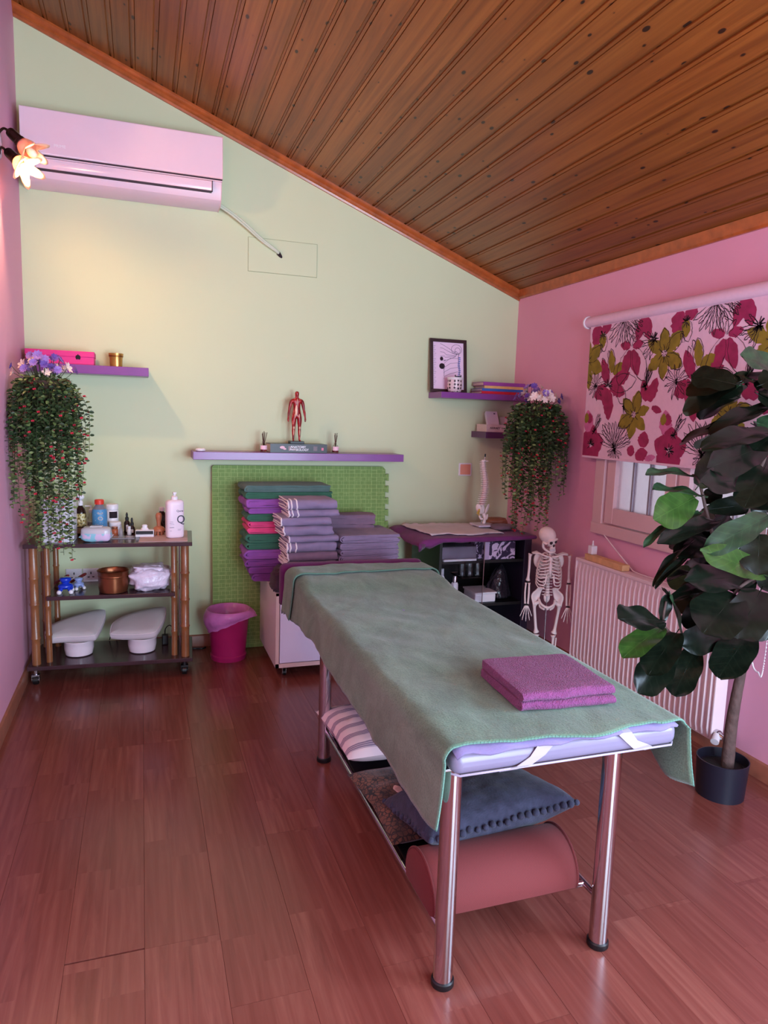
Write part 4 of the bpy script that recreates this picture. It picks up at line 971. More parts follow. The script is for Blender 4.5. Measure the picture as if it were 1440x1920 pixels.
# ------------------------------------------------------------------ folded towels
def fabric(name, rgb, var=.10, bscale=500, bump=.5, scale=14, fleck=None, dist=.002):
    n = N(name); co = n.coord(); c = L3(rgb)
    f = n.noise(co, scale, 4); p = n.noise(co, bscale, 2)
    col = n.ramp(f, (.3, mul(c, 1-var)), (.7, mul(c, 1+var)))
    if fleck: col = n.mix(n.math('MULTIPLY', p, fleck), col, mul(c, .45))
    n.set(Base_Color=col, Roughness=.95); n.b.inputs['Specular IOR Level'].default_value = .15
    n.b.inputs['Sheen Weight'].default_value = .12; n.b.inputs['Sheen Roughness'].default_value = .5
    n.bump(p, bump, dist); return n.m
MTG = fabric('green_terry', (58, 104, 84)); MTGG = fabric('grey_green_terry', (84, 112, 108)); MTP = fabric('violet_terry', (146, 84, 164)); MTK = fabric('hot_pink_terry', (216, 72, 124)); MTV = fabric('purple_terry', (130, 72, 146))
MTGR = fabric('lilac_grey_terry', (142, 126, 156)); MTMV = fabric('mauve_grey_terry', (132, 108, 130)); MTRIM = fabric('white_trim', (245, 234, 240), .02)
def towel(name, label, loc, rz, w, d, h, m, folds=2, seed=0, group=None, trim=0, stack=1, puff=1.0):
    t = thing(name, label, 'towel', loc, rz, group) if trim else None
    g = G(); Hh = h; h = h/stack; tt = h/(2*folds); nx = 18; ends = []
    for k, zo in [(k_, h*s_) for s_ in range(stack) for k_ in range(folds)]:
        R = (h-(2*k+1)*tt)/2; c = []
        y0 = k*tt+tt/2
        m_ = 7
        for i in range(m_): c.append((d-.004*k+(y0+R-d)*(i/m_), h-(k+.5)*tt))
        for i in range(9): a = pi/2+pi*i/8; c.append((y0+R+R*cos(a), h/2+R*sin(a)))
        for i in range(1, m_+1): c.append((y0+R+(d-y0-R)*(i/m_), (k+.5)*tt))
        out = []; inn = []
        for i, p in enumerate(c):
            q = c[min(i+1, len(c)-1)]; o_ = c[max(i-1, 0)]; dx, dz = q[0]-o_[0], q[1]-o_[1]; l = sqrt(dx*dx+dz*dz) or 1
            nx_, nz_ = -dz/l, dx/l; e = tt*.475
            out.append((p[0]+nx_*e, p[1]+nz_*e)); inn.append((p[0]-nx_*e, p[1]-nz_*e))
        loop = out+inn[::-1]; rows = []
        for j in range(nx+1):
            u = j/nx; edge = min(u, 1-u)*w; sh = 1-.25*max(0, 1-edge/.012)
            row = []
            for (py, pz) in loop:
                dy = puff*(.014*nz(u*2.6+seed*5.3, pz*22+zo*40, k*3.1)+.006*nz(u*8+seed, k*2.0+zo*30)); dz = puff*(.30*tt*nz(u*3.4+seed*2.7, py*12, k+zo*50)-.25*tt*(1-sh)*4*(pz > h*.5))
                zz = h/2+(pz-h/2)*(1-.06*(1-sh))+dz*(.2 if pz < tt*.3 else 1)
                row.append(((u-.5)*w+.008*puff*nz(py*9+seed*3, pz*40+seed+zo*60), py+dy, zo+max(0, zz)))
            rows.append(row)
        g.grid(rows, True); L_ = len(loop); b0 = len(g.v)-L_*(nx+1); b1 = len(g.v)-L_; hlf = L_//2
        for i in range(hlf-1): g.face(b0+i+1, b0+i, b0+L_-1-i, b0+L_-2-i); g.face(b1+i, b1+i+1, b1+L_-2-i, b1+L_-1-i)
        ends.append([(rows[0][L_-1-i][0]-.002, rows[0][L_-1-i][1], rows[0][L_-1-i][2]) for i in range(hlf)]); 
        if trim > 1 and k == 0:
            for q_ in (1, 3): ends.append([((rows[q_][L_-1-i][0]), rows[q_][L_-1-i][1]-.001, rows[q_][L_-1-i][2]) for i in range(hlf//2-5, hlf//2+6)])
    if not trim:
        o = obj(name, g, m, smooth=60); o.location = loc; o.rotation_euler = (0, 0, rz); return tag(o, label, 'towel', group)
    obj('cloth', g, m, t, smooth=60)
    gt = G()
    for e in ends: obj('white_edging', G().tube([Vector(p) for p in e], .0042, 5), MTRIM, t, smooth=60)
    return t
R9 = -pi/2
gp = 'coloured towels piled by the foam mat'
# left pile: fold faces the left wall; (label, z0, h, material, dx, w, d)
pile = [('purple towel at the very bottom of the coloured pile', .503, .050, MTV, .03), ('purple towel second from the bottom of the coloured pile', .553, .042, MTV, .012), ('purple towel third from the bottom of the coloured pile', .595, .045, MTV, -.006), ('violet towel under the lower green towels of the pile', .640, .058, MTP, -.012),
        ('dark green towel under the pink towel in the pile', .698, .040, MTG, -.006), ('dark green towel directly below the hot pink towel', .738, .055, MTG, -.008), ('hot pink folded towel in the coloured pile', .793, .038, MTK, .004), ('hot pink folded towel under a dark green one', .831, .036, MTK, .008), ('dark green towel between the pink and violet towels', .867, .046, MTG, .0), ('violet towel below another violet towel in the pile', .913, .036, MTP, .002), ('violet towel just under the top green towels', .949, .052, MTP, -.016)]
for i, (lb, z0, h, m, dx) in enumerate(pile):
    towel('folded_towel', lb, (.600+dx-.02, 4.24, z0), R9+radians(random.uniform(-3, 3)), .25, .40, h*.985, m, 2, i+1, gp)
towel('folded_towel', 'wide green towel second from the top of the coloured pile', (.565, 4.25, 1.001), R9+.02, .25, .53, .040, MTG, 2, 21, gp)
towel('folded_towel', 'wide grey green towel on top of the coloured pile', (.562, 4.25, 1.041), R9+.01, .25, .52, .040, MTGG, 2, 22, gp)
# dark blanket bundle under the trimmed towels
MDK = fabric('dark_plum_knit', (66, 46, 58), .2, 120, .8)
t = thing('dark_blanket', 'dark plum blanket folded under the white-edged towels', 'blanket', (.895, 3.965, .500), radians(2))
obj('folded_layer', soft_box(.36, .26, .065, 3, .4, .07, 40, 16), MDK, t, smooth=180); obj('folded_layer', soft_box(.35, .25, .055, 4, .4, .08, 40, 16), MDK, t, smooth=180, loc=(.01, .01, .062)); 
g = soft_box(.12, .14, .125, 6, .5, .25, 24, 18); obj('hanging_fold', g, MDK, t, smooth=180, loc=(-.150, -.075, .0))
gp = 'white-edged grey towels'
z = .630
mid = [('mauve white-edged towel at the bottom of the tall grey pile', .030, MTMV, 0, 1), ('mauve white-edged towel second from the bottom of the grey pile', .048, MTMV, .004, 1), ('grey towel with white stripes near the bottom of its pile', .052, MTGR, .0, 2), ('thin grey white-edged towel below the rolled-looking one', .034, MTGR, .012, 1), ('grey towel with a loosely rolled front in the tall pile', .052, MTGR, -.02, 1), ('grey white-edged towel third from the top', .046, MTGR, -.035, 1), ('grey white-edged towel second from the top', .038, MTGR, .01, 2), ('grey lilac towel with double white stripes on top of its pile', .052, MTGR, .004, 2)]
for i, (lb, h, m, dx, tr) in enumerate(mid):
    towel('trimmed_towel', lb, (.925+dx, 3.875+.004*i, z), radians(1+random.uniform(-2, 2)), .29, .245, h*1.09, m, 2, 30+i, gp, tr); z += h*1.105
gp = 'plain lilac grey towels'
z = .545
o = tag(obj('storage_box', G().box(1.085, 3.89, .500, 1.47, 4.30, .545), MCAB, bevel=.004), 'flat pale box under the right-hand pile of towels', 'box')
rt = [('mauve towel at the bottom of the right pile', .036, MTMV), ('lilac grey towel second from the bottom of the right pile', .036, MTMV), ('lilac grey towel third from the bottom of the right pile', .034, MTGR), ('lilac grey towel in the middle of the right pile', .034, MTGR), ('lilac grey towel third from the top of the right pile', .036, MTGR), ('lilac grey towel second from the top of the right pile', .040, MTGR), ('broad lilac grey towel on top of the right pile', .048, MTGR)]
for i, (lb, h, m) in enumerate(rt):
    towel('plain_towel', lb, (1.082+random.uniform(-.006, .006), 4.075, z), R9+radians(2+random.uniform(-1.5, 1.5)), .36, .375, h*.985, m, 3, 50+i, gp); z += h
t = towel('plain_towel', 'pinkish grey towel slumped behind the right-hand pile', (1.04, 4.265, .806), R9+radians(-6), .14, .36, .085, MTMV, 2, 77, gp)

# ------------------------------------------------------------------ black cabinet in the corner
bcab = thing('black_cabinet', 'black open-front cabinet under a purple cloth in the corner', 'cabinet', (1.70, 3.83, 0))
BCW, BCD, BCH = .635, .46, .785
MBGRN = mat('green_black_panel', (26, 34, 32), .3, var=.12)
obj('side_panel', G().box(0, 0, 0, .018, BCD, BCH), MBGRN, bcab, bevel=.001); obj('side_panel', G().box(BCW-.05, 0, 0, BCW, BCD, BCH), mat('violet_black_panel', (36, 28, 48), .4), bcab, bevel=.001)
obj('top_panel', G().box(.018, 0, BCH-.02, BCW-.05, BCD, BCH), MBLACKW, bcab); obj('back_panel', G().box(.018, BCD-.008, 0, BCW-.05, BCD, BCH-.02), MBLACKW, bcab)
for z0 in (.03, .345, .622): obj('shelf_board', G().box(.018, .01, z0, BCW-.05, BCD-.008, z0+.018), MBLACKW, bcab)
gd = mat('smoked_glass', (240, 240, 244), .03, var=0, trans=1, ior=1.08)
d = obj('glass_door', G().box(.02, -.006, .03, .30, -.002, BCH-.022), gd, bcab); obj('door_edge', G().box(.298, -.007, .03, .302, -.001, BCH-.022), MCHROMED, d)
x, y = 1.70, 3.83
o = obj('document_case', G().box(0, 0, 0, .235, .22, .085), mat('charcoal_case', (112, 104, 120), .35), bevel=.006, loc=(x+.03, y+.03, .641)); tag(o, 'charcoal flat case on the top shelf of the black cabinet', 'case')
o = obj('paper_stack', G().box(0, 0, 0, .22, .02, .012), MWHITE, loc=(x+.032, y+.003, .641), bevel=.001); tag(o, 'white papers at the front of the cabinet top shelf', 'papers')
n = N('damask_print'); co = n.coord(); f = n.noise(n.mapv(co, (1, 1, 1)), 16, 2, .5, 2.5); n.set(Base_Color=n.mix(n.ramp(f, (.49, 0.0), (.52, 1.0)), L3((38, 22, 58)), L3((196, 176, 206))), Roughness=.4); MDAM = n.m
t = thing('damask_box', 'violet box with a white damask pattern in the black cabinet', 'box', (x+.315, y+.02, .641)); obj('carton', G().box(0, 0, 0, .215, .20, .112), MDAM, t, bevel=.002); obj('corner_band', G().box(-.001, -.0015, 0, .03, 0, .112), mat('pale_band', (176, 156, 190), .4), t)
o = obj('damask_box', G().box(0, 0, 0, .055, .18, .112), MDAM, bevel=.002, loc=(x+.2495+.018, y+.06, .6405)); tag(o, 'narrow damask box between the case and the larger damask box', 'box')
t = bottle('white_bottle', 'white flip-cap bottle left on the cabinet middle shelf', 'bottle', (x+.058, y+.10, .363), [(.03, 0), (.032, .005), (.032, .14), (.02, .17), (.018, .175)], MWHITE); obj('cap', G().lathe([(.019, .174), (.02, .178), (.019, .215), (0, .218)], 16), MWHITE, t, smooth=40)
t = bottle('cream_dispenser', 'slim silver-topped white bottle on the cabinet middle shelf', 'bottle', (x+.142, y+.07, .363), [(.021, 0), (.022, .004), (.022, .12), (.016, .13)], MWHITE); obj('cap', G().lathe([(.014, .13), (.014, .165), (.012, .172), (0, .173)], 16), MCHROMED, t, smooth=40)
obj('wall_shelf_glass', G().box(0, 0, 0, .17, .16, .008), MCLEAR, bcab, loc=(.20, .10, .505))
for i in range(3):
    o = obj('drinking_glass', G().lathe([(.022, 0), (.025, .003), (.029, .085), (.027, .085), (.023, .006), (0, .005)], 18, cap1=False), MCLEAR, smooth=60, loc=(x+.228+i*.055, y+.15, .514)); tag(o, ('drinking glass nearest the white bottles in the cabinet', 'middle drinking glass of three in the black cabinet', 'drinking glass nearest the damask box in the cabinet')[i], 'glass', 'drinking glasses in the black cabinet')
MGARB = mat('black_shiny_film', (34, 30, 38), .16, var=.2, bump=.9, bscale=22, bdist=.02)
t = thing('black_bag', 'crinkled black plastic bag hanging in the cabinet', 'bag', (x+.475, y+.13, .335))
rows = []
for j in range(19):
    u = j/18; r = (.012+.085*(1-u)**.75 if u > .05 else .06)*(1 if u < .92 else .7)
    rows.append([((r*(1+.22*nz(cos(a)*2.5, sin(a)*2.5, u*1.5)+.06*sin(9*a+u*2)))*cos(a)+.02*u, (r*.8*(1+.2*nz(cos(a)*3, sin(a)*3, u*2+5)))*sin(a), .03+.22*u) for a in [2*pi*i/36 for i in range(36)]])
obj('bag_film', G().grid(rows, True), MGARB, t, smooth=180); obj('tie_cord', G().tube(spline([(.02, 0, .25), (-.03, -.05, .22), (-.09, -.08, .16)], 8), .003, 6), MBLACK, t, smooth=60)
t = thing('storage_tub', 'white plastic tub on the lower part of the black cabinet', 'tub', (x+.36, y+.12, .363)); obj('tub', G().box(-.09, -.09, 0, .055, .08, .055), MWHITE, t, bevel=.008); obj('lid', G().box(-.095, -.095, .055, .06, .085, .066), MWHITE, t, bevel=.003)
# purple cloth over the cabinet
MCLP = fabric('purple_cotton', (112, 52, 106), .10, 300, .2); MCLW = fabric('pale_linen', (206, 190, 196), .05, 300, .25)
rows = []
for j in range(23):
    v = j/22; row = []
    for i in range(45):
        u = i/44; xx = 1.555+.80*u
        if v < .75:
            yy = 4.36-(4.36-3.815)*v/.75; zz = .792+.004*nz(u*7, v*5)
        else:
            k = (v-.75)/.25; drop = .022+.045*(1-abs(u-.08)/.12 if abs(u-.08) < .12 else 0)+.018*u*(1-u)*2+.006*nz(u*10)
            yy = 3.815-.008*sin(pi*k)+.006*nz(u*9, k); zz = .792-k*drop
        if u < .17:
            q = (.17-u)/.17; zz += .030*max(0, nz(v*5+2, u*9))*q-.055*q*q*(1 if v > .15 else .4)*(v < .95); yy += .02*nz(v*4, 3)*q
        row.append((xx, yy, zz))
    rows.append(row)
o = obj('purple_cloth', G().grid(rows), MCLP, smooth=180, solid=.004, solid_off=1); tag(o, 'purple cloth draped over the top of the black cabinet', 'cloth')
rows = []
for j in range(15):
    v = j/14; row = []
    for i in range(33):
        u = i/32; xx = 1.615+(.56-.06*v)*u+.05*v; yy = 4.30-.42*v+.025*sin(u*9)*v; zz = .801+.010*abs(nz(u*6+3, v*5))+.004*abs(nz(u*15, v*11))+(.018 if v < .08 else 0)*abs(nz(u*9))
        row.append((xx, yy, zz))
    rows.append(row)
o = obj('pale_cloth', G().grid(rows), MCLW, smooth=180, solid=.005, solid_off=1); tag(o, 'crumpled pale cloth lying on the purple cabinet cover', 'cloth')
t = thing('leather_pouch', 'brown pouch lying in the corner on the black cabinet', 'pouch', (2.27, 4.20, .803), radians(-12)); obj('pouch', soft_box(.15, .11, .05, 8, .6, .15), mat('brown_leather', (150, 92, 66), .45, bump=.3, bscale=60), t, smooth=180)
o = obj('folded_napkin', soft_box(.16, .12, .03, 11, .5, .2), fabric('grey_mauve_cloth', (120, 96, 110)), smooth=180, loc=(2.235, 4.035, .802)); tag(o, 'small grey mauve cloth folded beside the spine stand', 'cloth')

# ------------------------------------------------------------------ spine model
MBONE = mat('ivory_bone', (234, 216, 214), .45, var=.04); MDISC = mat('rose_disc', (216, 150, 160), .5); MNERVE = mat('yellow_nerve', (196, 160, 70), .5)
sp = thing('spine_model', 'white plastic spine model with pelvis standing on the cabinet', 'anatomical model', (2.13, 4.13, .812))
obj('stand', G().box(-.06, -.075, 0, .075, .065, .012), mat('lilac_white_stand', (206, 194, 214), .3), sp, bevel=.003)
obj('rod', G().tube(spline([(.0, .01, .012), (.0, .012, .2), (-.004, .01, .4), (.0, .005, .455)], 6), .0035, 8), MCHROMED, sp, smooth=60); obj('rod_tip', G().cyl((0, .005, .455), (0, .004, .475), .005), MBLACK, sp, smooth=60)
def curve_x(u): return .012*sin(u*5.2-.6)
for i in range(24):
    u = i/23; z = .135+.285*u**.95; s = .021*(1-.38*u); xx = -.002+curve_x(u)
    vv = obj('vertebra', G().lathe([(s*.9, z), (s, z+.002), (s*.86, z+.0055), (s, z+.0085), (s*.9, z+.0095)], 12, Tm(xx, 0, 0)).ball((xx-s*1.15, .004, z+.003), (s*.75, .003, .0024), 8, 6).ball((xx+s*1.15, .004, z+.003), (s*.75, .003, .0024), 8, 6).ball((xx, s*1.3, z+.001), (.003, s*.7, .003), 8, 6), MBONE, sp, smooth=60)
    if i < 23: obj('disc', G().lathe([(s*.8, z+.0095), (s*.85, z+.0115)], 10, Tm(xx, 0, 0)), MDISC, vv, smooth=60)
obj('skull_base', G().ball((-.010, .0, .432), (.018, .014, .006), 12, 8).ball((.014, 0, .428), (.012, .01, .004), 10, 6), MBONE, sp, smooth=180)
for s in (-1, 1):
    obj('hip_bone', G().ball((0, 0, 0), (.020, .007, .036), 14, 10, Tm(s*.030, -.004, .112) @ Rm(s*.35, 'Y') @ Rm(s*.7, 'Z')).tube(spline([(s*.03, -.01, .075), (s*.022, -.02, .05), (s*.008, -.025, .048)], 5), .007, 8), MBONE, sp, smooth=180)
obj('sacrum', G().ball((0, .004, .105), (.019, .012, .033), 12, 8), MBONE, sp, smooth=180); obj('nerve_bundle', G().tube([(-.03, -.012, .11), (-.044, -.02, .095), (-.05, -.022, .08)], .005, 6).tube([(-.03, -.014, .1), (-.04, -.024, .085), (-.038, -.026, .07)], .004, 6), MNERVE, sp, smooth=60)
obj('femur_head', G().tube(spline([(.004, -.004, .08), (.012, -.012, .055), (.006, -.012, .015)], 5), [.013]*5+[.011]*5+[.009], 10), MBONE, sp, smooth=60)

# ------------------------------------------------------------------ mini skeleton
sk_ = thing('skeleton_model', 'small ivory anatomical skeleton on a rod stand beside the radiator', 'anatomical model', (2.325, 3.60, 0), radians(-24))
B = lambda nm, g, sm=180: obj(nm, g, MBONE, sk_, smooth=sm)
obj('base_plate', G().lathe([(.085, 0), (.085, .012), (.07, .018), (.02, .02)], 28), MWHITE, sk_, smooth=40); obj('rod', G().cyl((0, .012, .02), (0, .012, .72), .0035), MCHROMED, sk_, smooth=60)
# skull, turned and tilted
MS = Tm(-.018, -.012, .802) @ Rm(radians(34), 'Z') @ Rm(radians(14), 'X') @ Rm(radians(-10), 'Y')
g = G().ball((0, .012, .030), (.046, .058, .050), 22, 16, MS).ball((0, -.030, .002), (.031, .022, .030), 16, 12, MS).ball((-.034, -.010, -.006), (.010, .022, .008), 10, 8, MS).ball((.034, -.010, -.006), (.010, .022, .008), 10, 8, MS).ball((0, -.044, -.030), (.020, .012, .012), 12, 8, MS).ball((0, -.042, .022), (.036, .018, .008), 12, 8, MS)
skull = B('skull', g)
for s in (-1, 1): obj('eye_socket', G().ball((s*.0165, -.0475, .006), (.0105, .007, .010), 12, 8, MS), MDARK, skull, smooth=180)
obj('nose_opening', G().ball((0, -.0535, -.014), (.005, .005, .009), 10, 8, MS), MDARK, skull, smooth=180)
B('jaw', G().tube([MS @ Vector(p) for p in spline([(-.037, .0, -.01), (-.036, -.008, -.040), (-.020, -.042, -.056), (0, -.050, -.058), (.020, -.042, -.056), (.036, -.008, -.040), (.037, .0, -.01)], 5)], .0075, 8))
g = G()
for i in range(10):
    a = -1.0+2*i/9; g.box(.021*sin(a)-.0016, -.0385-.0165*cos(a), -.049, .021*sin(a)+.0016, -.0355-.0165*cos(a), -.036, MS)
o = obj('teeth', g, MWHITE, skull); o['kind'] = 'stuff'
# spine
for i in range(20):
    z = .455+i*.0168; s = .0145-.0055*(i/19); yy = .004+.012*sin(i*.33)
    B('vertebra', G().lathe([(s*.85, z), (s, z+.003), (s*.85, z+.007), (s, z+.011), (s*.85, z+.0145)], 12, Tm(0, yy, 0)).ball((-s*1.5, yy+.006, z+.006), (s*.8, .003, .0028), 8, 6).ball((s*1.5, yy+.006, z+.006), (s*.8, .003, .0028), 8, 6), 60)
# ribs
for i in range(10):
    z = .705-i*.0165; w = .042+.032*sin(min(1, (i+1)/7)*pi/2); dpt = .034+.018*sin(min(1, (i+1)/6)*pi/2)
    drop = .010+.0035*i
    for s in (-1, 1):
        P = [(s*.010, .018, z+.012), (s*w*.7, .026, z+.010), (s*w, 0, z-drop*.4), (s*w*.82, -dpt*.8, z-drop), (s*w*.40, -dpt-.004, z-drop*(.9 if i < 7 else 1.0)+.004)]
        if i < 7: P.append((s*.008, -dpt-.006, z-drop*.5+.008-.002*i))
        elif i < 9: P.append((s*w*.28, -dpt-.004, z+.012))
        B('rib', G().tube(spline(P, 6), .0042, 6))
B('sternum', G().ball((0, -.044, .690), (.013, .005, .018), 12, 8).ball((0, -.053, .640), (.010, .005, .044), 12, 10).ball((0, -.056, .592), (.004, .003, .010), 8, 6))
for s in (-1, 1):
    B('clavicle', G().tube(spline([(s*.006, -.045, .706), (s*.035, -.050, .712), (s*.07, -.03, .722), (s*.103, -.008, .718)], 6), .0055, 8))
    B('scapula', G().ball((s*.062, .034, .67), (.030, .006, .048), 12, 8, Tm(0, 0, 0)).tube([(s*.04, .034, .70), (s*.08, .024, .722), (s*.104, .0, .718)], .007, 8))
    B('humerus', G().tube(spline([(s*.116, .0, .712), (s*.119, .0, .695), (s*.119, .0, .62), (s*.122, .0, .56), (s*.123, .0, .545)], 4), [.013, .013, .012, .010, .009, .008, .0075, .0075, .0075, .0075, .0075, .008, .010, .013, .014, .012, .010], 10))
    for dx, k in ((-.009, 1), (.010, .85)): B('forearm_bone', G().tube(spline([(s*(.123+dx), -.004, .533), (s*(.124+dx*1.2), -.008, .47), (s*(.124+dx*.9), -.016, .405)], 5), [.0085*k]+[.0062*k]*8+[.0065*k, .008*k], 8))
    obj('joint_cap', G().ball((s*.123, 0, .541), (.012, .008, .006), 10, 6).ball((s*.124, -.016, .398), (.013, .007, .005), 10, 6), MBLACK, sk_, smooth=180)
    hand = B('palm', G().ball((s*.124, -.018, .386), (.015, .006, .010), 12, 8))
    for f in range(5):
        a = (f-2)*.20*s; ln = (.062, .080, .086, .080, .058)[f if s > 0 else 4-f]
        d = Vector((sin(a), -.12, -cos(a)))*ln; p0 = Vector((s*.124+(f-2)*.0062*s, -.018, .384))
        obj('finger', G().tube([p0+d*k for k in (0, .08, .42, .48, .54, .76, .80, .84, 1)], [.0035, .0032, .0024, .0036, .0024, .0024, .0032, .0024, .0018], 6), MBONE, hand, smooth=60)
    rows_ = []
    for j in range(7):
        v = j/6; row = []
        for i in range(15):
            th = radians(112-150*i/14); R_ = .060*(1+.08*sin(i*.9)); c_ = Vector((s*.046, -.002, .436))
            row.append((c_.x+s*cos(th)*R_*v*.80, c_.y+.016-.034*(i/14)*v+.012*sin(pi*v), c_.z+sin(th)*R_*v*1.12))
        rows_.append(row)
    obj('hip_bone', G().grid(rows_), MBONE, sk_, smooth=180, solid=.007)
    B('pelvic_ring', G().tube(spline([(s*.048, .006, .432), (s*.040, -.020, .412), (s*.016, -.034, .396), (0, -.036, .394)], 5), .0075, 8).tube(spline([(s*.046, .006, .43), (s*.040, .0, .388), (s*.016, -.026, .378)], 5), .007, 8))
    B('femur', G().tube(spline([(s*.048, -.004, .415), (s*.066, -.002, .408), (s*.074, 0, .39), (s*.066, 0, .32), (s*.056, 0, .24), (s*.052, 0, .222)], 4), [.014, .013, .010, .011, .014, .015, .015, .014, .012, .010, .0092, .009, .009, .009, .009, .0095, .012, .017, .0185, .018, .014], 10))
    B('shin_bone', G().tube(spline([(s*.050, 0, .212), (s*.051, 0, .19), (s*.050, .002, .12), (s*.049, .004, .045)], 4), [.018, .017, .014, .011, .009, .008, .0075, .0075, .0075, .0075, .008, .0095, .011], 10)); B('shin_bone', G().tube([(s*.070, .006, .195), (s*.067, .008, .12), (s*.063, .006, .045)], .005, 8))
    foot = B('foot', G().ball((s*.052, .01, .034), (.014, .024, .012), 12, 8))
    for f in range(5): obj('toe', G().tube([(s*(.052+(f-2)*.005), -.004, .034), (s*(.055+(f-2)*.0085), -.04, .026), (s*(.056+(f-2)*.0095), -.066+.006*abs(f-1), .023)], .0035, 6), MBONE, foot, smooth=60)
B('sacrum', G().ball((0, .020, .445), (.020, .010, .036), 12, 10))
B('pubic_joint', G().ball((0, -.035, .388), (.010, .007, .012), 10, 8))

# ------------------------------------------------------------------ trailing artificial plants
def leafmat(name, a, b, rough=.5):
    n = N(name); co = n.coord(); f = n.noise(co, 9, 3); n.set(Base_Color=n.ramp(f, (.3, L3(a)), (.7, L3(b))), Roughness=rough); return n.m
ML1 = leafmat('dark_trailing_leaf', (34, 52, 30), (70, 92, 50)); ML2 = leafmat('light_trailing_leaf', (92, 112, 60), (134, 150, 92)); MSTEM = mat('green_stem', (56, 62, 34), .7)
MREDF = mat('red_blossom', (206, 44, 70), .6, var=.2, scale=60); MLILF = mat('lilac_blossom', (150, 116, 190), .6, var=.15, scale=60); MCRF = mat('cream_blossom', (238, 214, 206), .6, var=.06); MVIO = mat('violet_blossom', (104, 72, 160), .6, var=.15)
MPOT = mat('brown_basket', (66, 44, 34), .8, var=.25, scale=40, bump=.5, bscale=90, bdist=.004)
def leaf_quad(g, p, d, nrm, l, w):
    d = d.normalized(); s_ = d.cross(nrm); s_ = s_.normalized() if s_.length > 1e-5 else d.orthogonal().normalized(); up = s_.cross(d)
    g.add([p, p+d*l*.35+s_*w*.5+up*w*.12, p+d*l*.75+s_*w*.42+up*w*.1, p+d*l, p+d*l*.75-s_*w*.42+up*w*.1, p+d*l*.35-s_*w*.5+up*w*.12, p+d*l*.5], [(0, 1, 2, 6), (6, 2, 3), (6, 3, 4), (0, 6, 4, 5)])
def blossom_mesh(name, m, n, r):
    g = G()
    for i in range(n):
        a = 2*pi*i/n; leaf_quad(g, Vector((0, 0, 0)), Vector((cos(a), sin(a), .35)), Vector((0, 0, 1)), r, r*.55)
    g.ball((0, 0, r*.08), r*.16, 6, 4); me_ = bpy.data.meshes.new(name); me_.from_pydata(g.v, [], g.f); me_.materials.append(m); return me_
FLM = {'lilac': blossom_mesh('lilac_flower', MLILF, 9, .026), 'cream': blossom_mesh('cream_flower', MCRF, 6, .030), 'violet': blossom_mesh('violet_flower', MVIO, 8, .024)}
